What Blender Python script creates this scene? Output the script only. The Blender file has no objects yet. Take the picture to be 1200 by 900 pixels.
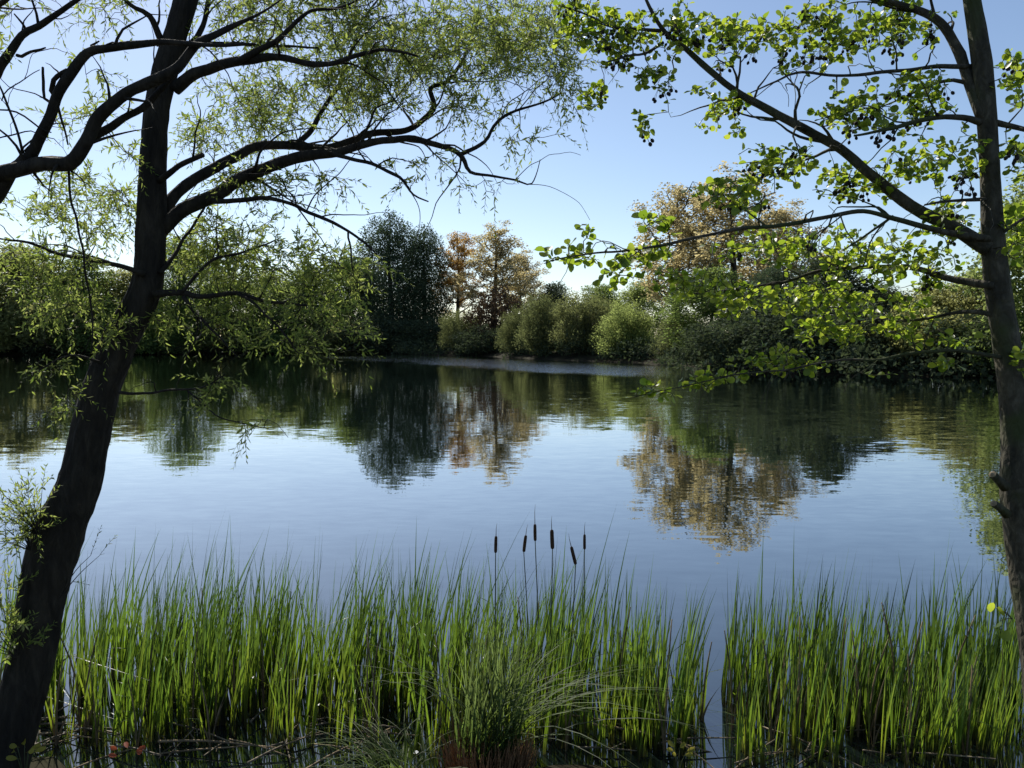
import bpy, math, random
import numpy as np
from mathutils import Vector, noise

R = math.radians
S = bpy.context.scene
COL = S.collection
rng = np.random.default_rng(7)
random.seed(7)

# ------------------------------------------------------------------ camera, world, sun, exposure
CAM_H = 2.4
F = 942.0
PITCH = math.atan(55.0 / F)
cam_d = bpy.data.cameras.new('camera')
cam_d.sensor_width = 36.0
cam_d.lens = 36.0 * F / 1200.0
cam_d.clip_end = 5000.0
cam = bpy.data.objects.new('camera', cam_d)
COL.objects.link(cam)
cam.location = (0, 0, CAM_H)
cam.rotation_euler = (R(90) - PITCH, 0, 0)
S.camera = cam

SUN_EL, SUN_AZ = R(45), R(-27)          # azimuth from +Y, positive towards +X
w = bpy.data.worlds.new('World')
S.world = w
w.use_nodes = True
nt = w.node_tree
bg = nt.nodes['Background']
sky = nt.nodes.new('ShaderNodeTexSky')
sky.sky_type = 'NISHITA'
sky.sun_disc = False
sky.sun_elevation = SUN_EL
sky.sun_rotation = SUN_AZ
sky.air_density = 0.85
sky.dust_density = 0.45
sky.ozone_density = 1.0
nt.links.new(sky.outputs[0], bg.inputs[0])
bg.inputs[1].default_value = 0.1
sl = bpy.data.lights.new('sun', 'SUN')
sl.energy = 4.6
sl.angle = R(0.53)
sl.color = (1.0, 0.95, 0.86)
sun = bpy.data.objects.new('sun', sl)
COL.objects.link(sun)
sd = Vector((math.sin(SUN_AZ) * math.cos(SUN_EL), math.cos(SUN_AZ) * math.cos(SUN_EL), math.sin(SUN_EL)))
sun.rotation_euler = sd.to_track_quat('Z', 'Y').to_euler()
sun.location = sd * 60
S.view_settings.view_transform = 'Standard'
S.view_settings.look = 'None'
S.view_settings.exposure = 0.45
S.view_settings.gamma = 1.0
S.view_settings.use_curve_mapping = False
S.cycles.use_denoising = True
S.cycles.max_bounces = 8
S.cycles.transmission_bounces = 4

# ------------------------------------------------------------------ helpers
CP, SP = math.cos(PITCH), math.sin(PITCH)


def px(x, y, d):
    """Point at depth d (along the view axis) seen at photo pixel x, y."""
    X, Y = (x - 600) / F, (450 - y) / F
    return np.array((d * X, d * (CP + Y * SP), CAM_H + d * (Y * CP - SP)))


def tag(o, label=None, cat=None, group=None, kind=None):
    if label: o['label'] = label
    if cat: o['category'] = cat
    if group: o['group'] = group
    if kind: o['kind'] = kind
    return o


def empty(name, loc):
    o = bpy.data.objects.new(name, None)
    COL.objects.link(o)
    o.location = loc
    o.empty_display_size = 0.2
    return o


def mesh_np(name, verts, faces, mat=None, smooth=False):
    """verts (n,3); faces: list of integer arrays, each (m,k)"""
    me = bpy.data.meshes.new(name)
    verts = np.asarray(verts, dtype=np.float32)
    me.vertices.add(len(verts))
    me.vertices.foreach_set('co', verts.ravel())
    faces = [np.asarray(f, dtype=np.int32) for f in faces if len(f)]
    loops = np.concatenate([f.ravel() for f in faces]) if faces else np.zeros(0, np.int32)
    tot = np.concatenate([np.full(len(f), f.shape[1], np.int32) for f in faces]) if faces else np.zeros(0, np.int32)
    start = np.concatenate([[0], np.cumsum(tot)[:-1]]).astype(np.int32) if len(tot) else tot
    me.loops.add(len(loops))
    me.loops.foreach_set('vertex_index', loops)
    me.polygons.add(len(tot))
    me.polygons.foreach_set('loop_start', start)
    me.polygons.foreach_set('loop_total', tot)
    me.polygons.foreach_set('use_smooth', np.full(len(tot), smooth))
    me.update(calc_edges=True)
    me.validate()
    if mat: me.materials.append(mat)
    return me


def obj(name, me, parent=None, loc=(0, 0, 0)):
    o = bpy.data.objects.new(name, me)
    COL.objects.link(o)
    if parent is not None: o.parent = parent
    o.location = loc
    return o


class Geo:
    """Collects vertices, quads and triangles of one mesh."""
    def __init__(self):
        self.v, self.q, self.t, self.n = [], [], [], 0

    def add(self, v, q=None, t=None):
        v = np.asarray(v, float)
        self.v.append(v)
        if q is not None and len(q): self.q.append(np.asarray(q, int) + self.n)
        if t is not None and len(t): self.t.append(np.asarray(t, int) + self.n)
        self.n += len(v)

    def mesh(self, name, mat, smooth=True, origin=(0, 0, 0)):
        v = np.concatenate(self.v) - np.asarray(origin, float)
        f = []
        if self.q: f.append(np.concatenate(self.q))
        if self.t: f.append(np.concatenate(self.t))
        return mesh_np(name, v, f, mat, smooth)


def catmull(P, step):
    """Resample rows (x,y,z,r,...) through a Catmull-Rom curve."""
    P = np.asarray(P, float)
    if len(P) < 3:
        n = max(2, int(np.linalg.norm(P[1, :3] - P[0, :3]) / step) + 1)
        return P[0] + np.linspace(0, 1, n)[:, None] * (P[1] - P[0])
    Q = np.vstack([2 * P[0] - P[1], P, 2 * P[-1] - P[-2]])
    out = []
    for i in range(1, len(Q) - 2):
        a, b, c, d = Q[i - 1], Q[i], Q[i + 1], Q[i + 2]
        n = max(1, int(np.linalg.norm(c[:3] - b[:3]) / step))
        t = np.linspace(0, 1, n, endpoint=False)[:, None]
        out.append(0.5 * (2 * b + (c - a) * t + (2 * a - 5 * b + 4 * c - d) * t ** 2 + (3 * b - a - 3 * c + d) * t ** 3))
    out.append(P[-1][None])
    out = np.concatenate(out)
    out[:, 3] = np.maximum(out[:, 3], P[:, 3].min() * 0.6)
    return out


def tube(g, C, sides=8, rough=0.0, freq=6.0, cap=True, ridge=0.0):
    """C rows x,y,z,r"""
    C = np.asarray(C, float)
    n = len(C)
    T = np.gradient(C[:, :3], axis=0)
    T /= np.linalg.norm(T, axis=1)[:, None] + 1e-9
    ref = np.array((0.0, 0.0, 1.0)) if abs(T[0, 2]) < 0.9 else np.array((0.0, 1.0, 0.0))
    N = np.zeros((n, 3))
    u = ref - T[0] * ref.dot(T[0])
    for i in range(n):
        u = u - T[i] * u.dot(T[i])
        u /= np.linalg.norm(u) + 1e-9
        N[i] = u
    B = np.cross(T, N)
    a = np.linspace(0, 2 * math.pi, sides, endpoint=False)
    ring = N[:, None, :] * np.cos(a)[None, :, None] + B[:, None, :] * np.sin(a)[None, :, None]
    rad = np.repeat(C[:, 3][:, None], sides, 1)
    if rough:
        L = np.concatenate([[0], np.cumsum(np.linalg.norm(np.diff(C[:, :3], axis=0), axis=1))])
        for i in range(n):
            for j in range(sides):
                p = Vector((math.cos(a[j]) * freq * 0.55, math.sin(a[j]) * freq * 0.55, L[i] * freq * 0.5 + C[0, 0] * 3))
                rad[i, j] *= 1 + rough * (noise.noise(p) + 0.6 * noise.noise(p * 2.7))
                if ridge:
                    q = Vector((math.cos(a[j]) * 5.5, math.sin(a[j]) * 5.5, L[i] * 5.0))
                    q2 = Vector((math.cos(a[j]) * 12, math.sin(a[j]) * 12, L[i] * 16.0))
                    rad[i, j] *= 1 + ridge * (0.35 - abs(noise.noise(q)) * 1.6 + 0.35 * noise.noise(q2))
    V = C[:, None, :3] + ring * rad[:, :, None]
    V = V.reshape(-1, 3)
    i = np.arange(n - 1)[:, None] * sides
    j = np.arange(sides)[None, :]
    k = (j + 1) % sides
    q = np.stack([i + j, i + k, i + sides + k, i + sides + j], -1).reshape(-1, 4)
    tris = []
    if cap:
        V = np.vstack([V, C[0, :3], C[-1, :3] + T[-1] * C[-1, 3] * 0.6])
        b0, b1 = n * sides, n * sides + 1
        for jj in range(sides):
            tris.append((b0, (jj + 1) % sides, jj))
            tris.append((b1, (n - 1) * sides + jj, (n - 1) * sides + (jj + 1) % sides))
    g.add(V, q, np.array(tris) if tris else None)


def unit(v):
    return v / (np.linalg.norm(v, axis=-1, keepdims=True) + 1e-9)


def leaves(g, base, d, nrm, length, width, tmpl, quads=None, tris=None):
    """Place a leaf template (rows along, across, up) at every base."""
    base, d, nrm = np.asarray(base), unit(np.asarray(d)), np.asarray(nrm)
    s = unit(np.cross(d, nrm))
    up = np.cross(s, d)
    tm = np.asarray(tmpl, float)
    L, W = np.asarray(length)[:, None, None], np.asarray(width)[:, None, None]
    V = base[:, None, :] + d[:, None, :] * tm[None, :, 0:1] * L + s[:, None, :] * tm[None, :, 1:2] * W + up[:, None, :] * tm[None, :, 2:3] * W
    m, k = len(base), len(tm)
    off = (np.arange(m) * k)[:, None, None]
    q = (np.asarray(quads)[None] + off).reshape(-1, 4) if quads is not None else None
    t = (np.asarray(tris)[None] + off).reshape(-1, 3) if tris is not None else None
    g.add(V.reshape(-1, 3), q, t)


# narrow willow leaf (folded along the midrib), round alder leaf, plain leaf spray for far crowns
WIL_T = [(0, 0, 0), (.3, .5, .14), (.3, 0, 0), (.3, -.5, .14), (.65, .38, .08), (.65, 0, -.03), (.65, -.38, .08), (1, 0, -.1)]
WIL_Q = [(1, 2, 5, 4), (2, 3, 6, 5)]
WIL_R = [(0, 2, 1), (0, 3, 2), (4, 5, 7), (5, 6, 7)]
ALD_T = [(0, 0, 0), (.22, 0, 0), (.2, .30, .06), (.2, -.30, .06), (.52, .5, .12), (.52, 0, .0), (.52, -.5, .12),
         (.82, .40, .07), (.82, 0, -.02), (.82, -.40, .07), (.97, .15, .0), (.93, 0, -.02), (.97, -.15, 0), (-.28, .012, 0), (-.28, -.012, 0), (0, .012, 0), (0, -.012, 0)]
ALD_Q = [(2, 1, 5, 4), (1, 3, 6, 5), (4, 5, 8, 7), (5, 6, 9, 8), (7, 8, 11, 10), (8, 9, 12, 11), (13, 14, 16, 15)]
ALD_R = [(0, 1, 2), (0, 3, 1)]
FAR_T = [(0, 0, 0), (.45, .5, .12), (1, 0, 0), (.45, -.5, .12)]
FAR_R = [(0, 1, 2), (0, 2, 3)]


# ------------------------------------------------------------------ materials
def newmat(name):
    m = bpy.data.materials.new(name)
    m.use_nodes = True
    t = m.node_tree
    return m, t, t.nodes['Principled BSDF'], t.nodes['Material Output']


def nd(t, typ, **kw):
    n = t.nodes.new(typ)
    for k, v in kw.items(): setattr(n, k, v)
    return n


def ramp(t, stops, fac):
    r = nd(t, 'ShaderNodeValToRGB')
    e = r.color_ramp.elements
    while len(e) < len(stops): e.new(0.5)
    for el, (p, c) in zip(e, stops):
        el.position = p
        el.color = (*c, 1)
    t.links.new(fac, r.inputs[0])
    return r.outputs[0]


def leaf_mat(name, refl, trans, tf=0.5, rough=0.45, spec=0.35):
    """refl and trans: lists of colours, spread over the leaves at random"""
    m, t, b, o = newmat(name)
    g = nd(t, 'ShaderNodeNewGeometry')
    k = len(refl) - 1
    c = ramp(t, [(i / k, x) for i, x in enumerate(refl)], g.outputs['Random Per Island'])
    c2 = ramp(t, [(i / k, x) for i, x in enumerate(trans)], g.outputs['Random Per Island'])
    t.links.new(c, b.inputs['Base Color'])
    b.inputs['Roughness'].default_value = rough
    b.inputs['Specular IOR Level'].default_value = spec
    tr = nd(t, 'ShaderNodeBsdfTranslucent')
    t.links.new(c2, tr.inputs[0])
    mx = nd(t, 'ShaderNodeMixShader')
    mx.inputs[0].default_value = tf
    t.links.new(b.outputs[0], mx.inputs[1])
    t.links.new(tr.outputs[0], mx.inputs[2])
    t.links.new(mx.outputs[0], o.inputs[0])
    return m


def bark_mat(name, c1, c2, c3, scale=14, stretch=0.28, bump=0.9, moss=None):
    m, t, b, o = newmat(name)
    tc = nd(t, 'ShaderNodeTexCoord')
    mp = nd(t, 'ShaderNodeMapping')
    mp.inputs['Scale'].default_value = (1, 1, stretch)
    t.links.new(tc.outputs['Object'], mp.inputs[0])
    n1 = nd(t, 'ShaderNodeTexNoise')
    n1.inputs['Scale'].default_value = scale
    n1.inputs['Detail'].default_value = 9
    n1.inputs['Roughness'].default_value = 0.65
    n1.inputs['Distortion'].default_value = 0.6
    t.links.new(mp.outputs[0], n1.inputs['Vector'])
    v = nd(t, 'ShaderNodeTexVoronoi', feature='DISTANCE_TO_EDGE')
    v.inputs['Scale'].default_value = scale * 1.6
    t.links.new(mp.outputs[0], v.inputs['Vector'])
    col = ramp(t, [(0.3, c1), (0.52, c2), (0.72, c3)], n1.outputs[0])
    if moss:
        n2 = nd(t, 'ShaderNodeTexNoise')
        n2.inputs['Scale'].default_value = 3.2
        n2.inputs['Detail'].default_value = 6
        t.links.new(tc.outputs['Object'], n2.inputs['Vector'])
        f = ramp(t, [(0.5, (0, 0, 0)), (0.62, (1, 1, 1))], n2.outputs[0])
        mx = nd(t, 'ShaderNodeMix', data_type='RGBA')
        t.links.new(f, mx.inputs[0])
        t.links.new(col, mx.inputs[6])
        mx.inputs[7].default_value = (*moss, 1)
        col = mx.outputs[2]
    t.links.new(col, b.inputs['Base Color'])
    b.inputs['Roughness'].default_value = 0.85
    b.inputs['Specular IOR Level'].default_value = 0.25
    ad = nd(t, 'ShaderNodeMath', operation='MULTIPLY_ADD')
    t.links.new(v.outputs['Distance'], ad.inputs[0])
    ad.inputs[1].default_value = 0.9
    t.links.new(n1.outputs[0], ad.inputs[2])
    bp = nd(t, 'ShaderNodeBump')
    bp.inputs['Strength'].default_value = bump
    bp.inputs['Distance'].default_value = 0.02
    t.links.new(ad.outputs[0], bp.inputs['Height'])
    t.links.new(bp.outputs[0], b.inputs['Normal'])
    return m


M_WBARK = bark_mat('willow_bark', (.010, .008, .006), (.026, .021, .015), (.055, .045, .032), 16)
M_ABARK = bark_mat('alder_bark', (.024, .022, .015), (.06, .053, .036), (.13, .115, .08), 22, 0.5, 0.7, moss=(.05, .06, .022))
M_FBARK = bark_mat('far_bark', (.03, .026, .02), (.07, .06, .045), (.12, .1, .075), 5, 0.3, 0.5)
M_WLEAF = leaf_mat('willow_leaf', [(.06, .09, .03), (.09, .125, .045), (.12, .15, .06)],
                   [(.21, .30, .045), (.36, .45, .085), (.46, .52, .14)], 0.55, 0.5, 0.22)
M_ALEAF = leaf_mat('alder_leaf', [(.045, .085, .018), (.075, .12, .025), (.1, .15, .03)],
                   [(.19, .31, .02), (.37, .49, .038), (.52, .60, .058)], 0.57, 0.33, 0.45)
M_REED = None


def far_leaf(name, c, t, tf=0.4):
    return leaf_mat(name, [tuple(np.array(c) * .6), c, tuple(np.array(c) * 1.4)], [tuple(np.array(t) * .6), t, tuple(np.array(t) * 1.3)], tf, 0.8, 0.06)


FL = {
    'olive': far_leaf('olive_leaf', (.125, .135, .055), (.42, .43, .15), 0.55),
    'green': far_leaf('green_leaf', (.075, .11, .04), (.27, .36, .09), 0.5),
    'light': far_leaf('light_leaf', (.115, .15, .055), (.40, .48, .14), 0.5),
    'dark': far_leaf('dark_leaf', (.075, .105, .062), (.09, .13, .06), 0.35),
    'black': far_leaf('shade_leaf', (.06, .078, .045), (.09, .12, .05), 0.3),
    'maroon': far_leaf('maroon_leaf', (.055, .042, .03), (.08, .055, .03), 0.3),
    'bronze': far_leaf('bronze_leaf', (.32, .265, .13), (.60, .51, .25), 0.55),
    'orange': far_leaf('orange_leaf', (.33, .21, .07), (.56, .36, .11), 0.55),
    'tan': far_leaf('tan_leaf', (.28, .235, .12), (.52, .43, .2), 0.55),
    'grey': far_leaf('grey_willow_leaf', (.10, .115, .05), (.22, .25, .09), 0.45),
    'pale': far_leaf('pale_willow_leaf', (.12, .13, .06), (.28, .31, .11), 0.45),
}

# water
M_WATER, t, b, o = newmat('pond_water')
b.inputs['Base Color'].default_value = (.006, .011, .009, 1)
b.inputs['Roughness'].default_value = 0.015
b.inputs['IOR'].default_value = 1.6
b.inputs['Coat Weight'].default_value = 1.0
b.inputs['Coat IOR'].default_value = 1.6
b.inputs['Coat Roughness'].default_value = 0.015
geo = nd(t, 'ShaderNodeNewGeometry')


def wave(scale, sx, sy, detail, dist=0.0, out=0):
    mp = nd(t, 'ShaderNodeMapping')
    mp.inputs['Scale'].default_value = (sx, sy, 1)
    mp.inputs['Rotation'].default_value = (0, 0, R(9))
    t.links.new(geo.outputs['Position'], mp.inputs[0])
    n = nd(t, 'ShaderNodeTexNoise')
    n.inputs['Scale'].default_value = scale
    n.inputs['Detail'].default_value = detail
    n.inputs['Distortion'].default_value = dist
    t.links.new(mp.outputs[0], n.inputs['Vector'])
    return n.outputs[out]


def mth(op, a, c, clamp=False):
    n = nd(t, 'ShaderNodeMath', operation=op, use_clamp=clamp)
    for i, x in enumerate((a, c)):
        if isinstance(x, (int, float)): n.inputs[i].default_value = x
        else: t.links.new(x, n.inputs[i])
    return n.outputs[0]


sep = nd(t, 'ShaderNodeSeparateXYZ')
t.links.new(geo.outputs['Position'], sep.inputs[0])
PX, PY = sep.outputs[0], sep.outputs[1]


def band(x0, y0, x1, y1, half, soft):
    """soft mask round a line on the water"""
    dx, dy = x1 - x0, y1 - y0
    L = math.hypot(dx, dy)
    nx, ny = -dy / L, dx / L
    s = mth('ADD', mth('MULTIPLY', PX, nx), mth('ADD', mth('MULTIPLY', PY, ny), -(x0 * nx + y0 * ny)))
    wob = mth('MULTIPLY', mth('ADD', wave(0.11, 1, 1, 3), -0.5), 9.0)
    s = mth('ABSOLUTE', mth('ADD', s, wob), 0)
    across = mth('DIVIDE', mth('SUBTRACT', half + soft, s), soft, True)
    tx, ty = dx / L, dy / L
    u = mth('ADD', mth('MULTIPLY', PX, tx), mth('ADD', mth('MULTIPLY', PY, ty), -(x0 * tx + y0 * ty)))
    u = mth('ABSOLUTE', mth('ADD', u, -L / 2), 0)
    along = mth('DIVIDE', mth('SUBTRACT', L / 2 + soft, u), soft * 1.5, True)
    return mth('MULTIPLY', across, along)


wind = band(-19, 101, 12, 53, 5.5, 4.0)
wind2 = band(7, 38, 17, 17, 3.0, 8.0)
spark = band(-24, 117, -9, 111, 1.2, 2.0)
big = wave(0.07, 1, 1.8, 3)
amp = mth('ADD', mth('MULTIPLY', big, 0.062), 0.0)
amp = mth('ADD', amp, mth('MULTIPLY', wind2, 0.10))
amp = mth('ADD', amp, mth('MULTIPLY', spark, 3.4))
# ripples as slopes: small wind ripples and longer swell, evaluated at any distance


def vmath(op, a, c):
    n = nd(t, 'ShaderNodeVectorMath', operation=op)
    for i, x in enumerate((a, c)):
        if isinstance(x, tuple): n.inputs[i].default_value = x
        else: t.links.new(x, n.inputs[i])
    return n.outputs[0]


fine = vmath('SUBTRACT', wave(7.0, .4, 1.0, 3, .2, 1), (.5, .5, .5))
swell = vmath('SUBTRACT', wave(1.6, .35, 1.0, 2, 0, 1), (.5, .5, .5))
sl2 = vmath('ADD', vmath('MULTIPLY', fine, (.55, 1.0, 0)), vmath('MULTIPLY', swell, (.25, .5, 0)))
cx = nd(t, 'ShaderNodeCombineXYZ')
for k_ in range(3): t.links.new(amp, cx.inputs[k_])
tiny = vmath('SUBTRACT', wave(26.0, .6, 1.0, 2, 0, 1), (.5, .5, .5))
cw = nd(t, 'ShaderNodeCombineXYZ')
wnd = mth('MULTIPLY', wind, 1.3)
for k_ in range(3): t.links.new(wnd, cw.inputs[k_])
sl3 = vmath('MULTIPLY', vmath('MULTIPLY', tiny, (.6, 1.0, 0)), cw.outputs[0])
nrm = vmath('ADD', vmath('ADD', vmath('MULTIPLY', sl2, cx.outputs[0]), sl3), (0, 0, 1))
nn = nd(t, 'ShaderNodeVectorMath', operation='NORMALIZE')
t.links.new(nrm, nn.inputs[0])
t.links.new(nn.outputs[0], b.inputs['Normal'])
t.links.new(nn.outputs[0], b.inputs['Coat Normal'])

# ground
M_GROUND, t, b, o = newmat('bank_soil_and_turf')
geo = nd(t, 'ShaderNodeNewGeometry')
n1 = nd(t, 'ShaderNodeTexNoise'); n1.inputs['Scale'].default_value = 1.2; n1.inputs['Detail'].default_value = 10
t.links.new(geo.outputs['Position'], n1.inputs['Vector'])
c = ramp(t, [(.3, (.012, .010, .007)), (.5, (.024, .021, .012)), (.7, (.035, .038, .016))], n1.outputs[0])
t.links.new(c, b.inputs['Base Color'])
b.inputs['Roughness'].default_value = 0.95
b.inputs['Specular IOR Level'].default_value = 0.1
bp = nd(t, 'ShaderNodeBump'); bp.inputs['Distance'].default_value = 0.05
t.links.new(n1.outputs[0], bp.inputs['Height']); t.links.new(bp.outputs[0], b.inputs['Normal'])


def plain(name, c1, c2, rough=0.8, scale=30, spec=0.3):
    m, t, b, o = newmat(name)
    tc = nd(t, 'ShaderNodeTexCoord')
    n = nd(t, 'ShaderNodeTexNoise'); n.inputs['Scale'].default_value = scale; n.inputs['Detail'].default_value = 6
    t.links.new(tc.outputs['Object'], n.inputs['Vector'])
    t.links.new(ramp(t, [(.35, c1), (.65, c2)], n.outputs[0]), b.inputs['Base Color'])
    b.inputs['Roughness'].default_value = rough
    b.inputs['Specular IOR Level'].default_value = spec
    return m


def reed_mat(name, lo, mid, hi, t_lo, t_mid, t_hi, z0, z1, tf, rough=0.35, spec=0.5):
    """Old brown sheath at the foot, fresh green above (object height), varied leaf by leaf."""
    m, t, b, o = newmat(name)
    tc = nd(t, 'ShaderNodeTexCoord')
    sp = nd(t, 'ShaderNodeSeparateXYZ'); t.links.new(tc.outputs['Object'], sp.inputs[0])
    mr = nd(t, 'ShaderNodeMapRange'); mr.inputs[1].default_value = z0; mr.inputs[2].default_value = z1
    t.links.new(sp.outputs[2], mr.inputs[0])
    g = nd(t, 'ShaderNodeNewGeometry')
    oi = nd(t, 'ShaderNodeObjectInfo')
    outs = []
    for lowc, midc, hic in ((lo, mid, hi), (t_lo, t_mid, t_hi)):
        a = ramp(t, [(0.05, lowc), (0.34, midc), (1.0, hic)], mr.outputs[0])
        hs = nd(t, 'ShaderNodeHueSaturation')
        t.links.new(a, hs.inputs['Color'])
        v = nd(t, 'ShaderNodeMapRange'); v.inputs[3].default_value = 0.45; v.inputs[4].default_value = 1.6
        t.links.new(g.outputs['Random Per Island'], v.inputs[0])
        t.links.new(v.outputs[0], hs.inputs['Value'])
        hh = nd(t, 'ShaderNodeMapRange'); hh.inputs[3].default_value = 0.482; hh.inputs[4].default_value = 0.515
        t.links.new(oi.outputs['Random'], hh.inputs[0])
        t.links.new(hh.outputs[0], hs.inputs['Hue'])
        outs.append(hs.outputs[0])
    t.links.new(outs[0], b.inputs['Base Color'])
    b.inputs['Roughness'].default_value = rough
    b.inputs['Specular IOR Level'].default_value = spec
    tr = nd(t, 'ShaderNodeBsdfTranslucent'); t.links.new(outs[1], tr.inputs[0])
    mx = nd(t, 'ShaderNodeMixShader'); mx.inputs[0].default_value = tf
    t.links.new(b.outputs[0], mx.inputs[1]); t.links.new(tr.outputs[0], mx.inputs[2]); t.links.new(mx.outputs[0], o.inputs[0])
    return m


M_REED = reed_mat('cattail_leaf', (.06, .045, .022), (.04, .065, .016), (.035, .058, .024),
                  (.04, .03, .012), (.21, .31, .022), (.085, .145, .028), -0.05, 0.65, 0.5)
M_SEDGE = reed_mat('sedge_blade', (.06, .045, .02), (.05, .07, .024), (.07, .09, .04),
                   (.08, .06, .02), (.17, .25, .04), (.2, .26, .07), 0.02, 0.4, 0.42, 0.55, 0.2)
M_STRAW = plain('dead_straw', (.06, .045, .028), (.24, .19, .12), 0.6, 12)
M_OLDREED = plain('old_brown_reed', (.09, .065, .035), (.30, .22, .12), 0.75, 9)
M_HEAD = plain('seed_head_brown', (.03, .016, .009), (.075, .042, .022), 0.9, 90)
M_STEM = plain('cattail_stem', (.06, .075, .03), (.10, .11, .05), 0.5, 10)
M_FIBRE = plain('tussock_fibre', (.14, .07, .03), (.30, .17, .08), 0.9, 25)
M_CONE = plain('alder_cone', (.012, .010, .009), (.03, .024, .02), 0.8, 80)
M_REDLEAF = leaf_mat('red_young_leaf', [(.22, .04, .02), (.30, .07, .03)], [(.40, .06, .02), (.5, .12, .04)], 0.4)
M_YELLOWLEAF = leaf_mat('yellow_green_leaf', [(.22, .22, .03), (.3, .28, .04)], [(.5, .5, .06), (.6, .52, .08)], 0.5)
M_WHITE = plain('white_petal', (.7, .7, .68), (.82, .82, .8), 0.6, 20)

# ------------------------------------------------------------------ water and ground
far_px = [(-700, 424), (-350, 418), (0, 416), (200, 415), (400, 413.5), (560, 417), (650, 421.5), (720, 424), (790, 427), (830, 435.5), (1000, 440), (1200, 442.5), (1400, 449), (1800, 465)]
shore = []
for x, y in far_px:
    D = CAM_H * F / (y - 395.0)
    shore.append(((x - 600) / F * D, D))
near = []
for i, X in enumerate(np.linspace(45, -120, 330)):
    j = 4.05 + 0.28 * math.sin(X * 1.7) + 0.18 * math.sin(X * 4.1 + 1) + 0.12 * math.exp(-((X + 2.75) / 0.5) ** 2) + 0.18 * math.exp(-((X + 0.1) / 0.55) ** 2) - 0.25 * math.exp(-((X + 1.6) / 0.5) ** 2)
    if abs(X) > 12: j += (abs(X) - 12) * 0.12
    near.append((X, j))
poly = np.array(shore + near)


def signed_dist(pts):
    """negative inside the pond"""
    n = len(pts)
    dmin = np.full(n, 1e9)
    inside = np.zeros(n, bool)
    A, B = poly, np.roll(poly, -1, 0)
    for a, c in zip(A, B):
        e = c - a
        wv = pts - a
        tt = np.clip((wv @ e) / (e @ e + 1e-12), 0, 1)
        dmin = np.minimum(dmin, np.linalg.norm(wv - tt[:, None] * e, axis=1))
        cond = ((a[1] > pts[:, 1]) != (c[1] > pts[:, 1]))
        if a[1] != c[1]:
            xi = (c[0] - a[0]) * (pts[:, 1] - a[1]) / (c[1] - a[1]) + a[0]
            inside ^= cond & (pts[:, 0] < xi)
    return np.where(inside, -dmin, dmin)


def ground_z(pts):
    s = signed_dist(np.asarray(pts, float))
    land = 0.85 * (1 - np.exp(-np.maximum(s, 0) * 0.42))
    wet = -np.minimum(1.6, np.maximum(-s, 0) * 0.28)
    return np.where(s > 0, land, wet)


ax = np.unique(np.concatenate([np.arange(-9, 9, .22), np.arange(-130, 130, 2.2), np.arange(-1500, 1501, 75)]))
ay = np.unique(np.concatenate([np.arange(-3, 9, .22), np.arange(-20, 150, 2.2), np.arange(-600, 2600, 80)]))
GX, GY = np.meshgrid(ax, ay)
pts = np.stack([GX.ravel(), GY.ravel()], 1)
gz = ground_z(pts)
for i in range(len(pts)):
    if gz[i] > 0.0 and abs(pts[i, 0]) < 150 and pts[i, 1] < 160:
        gz[i] += 0.05 * noise.noise(Vector((pts[i, 0] * .9, pts[i, 1] * .9, 0)))
nx, ny = len(ax), len(ay)
ii = (np.arange(ny - 1)[:, None] * nx + np.arange(nx - 1)[None, :]).ravel()
tag(obj('ground', mesh_np('ground', np.column_stack([pts, gz]), [np.stack([ii, ii + 1, ii + nx + 1, ii + nx], 1)], M_GROUND, True)), kind='structure')
wv = [(-190, 2, 0), (90, 2, 0), (90, 135, 0), (-190, 135, 0)]
tag(obj('pond_water', mesh_np('pond_water', wv, [[(0, 1, 2, 3)]], M_WATER)), kind='structure')


# ------------------------------------------------------------------ far trees: crown and trunk variants
def scatter_lobes(lobes, dens, size, aspect=0.6, flat=0.0, shell=0.55, up=0.0, seed=0):
    """Leaf sprays through the volume of each lobe (cx,cy,cz,rx,ry,rz)."""
    r = np.random.default_rng(seed)
    P, D, N = [], [], []
    for (cx, cy, cz, rx, ry, rz) in lobes:
        n = max(8, int(dens * (rx * ry + rx * rz + ry * rz) / 3))
        v = unit(r.normal(size=(n, 3)))
        rad = shell + (1 - shell) * r.random(n) ** 0.6
        rad *= 1 + 0.18 * r.normal(size=n)
        p = v * rad[:, None]
        P.append(p * (rx, ry, rz) + (cx, cy, cz))
        d = unit(v + r.normal(size=(n, 3)) * 0.8 + (0, 0, up))
        D.append(d)
        N.append(unit(r.normal(size=(n, 3)) + (0, 0, 0.6)))
    P, D, N = np.concatenate(P), np.concatenate(D), np.concatenate(N)
    keep = P[:, 2] > 0.05
    P, D, N = P[keep], D[keep], N[keep]
    s = size * (0.6 + 0.8 * r.random(len(P)))
    g = Geo()
    leaves(g, P - D * s[:, None] * .5, D, N, s, s * aspect, FAR_T, None, FAR_R)
    return g


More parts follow.
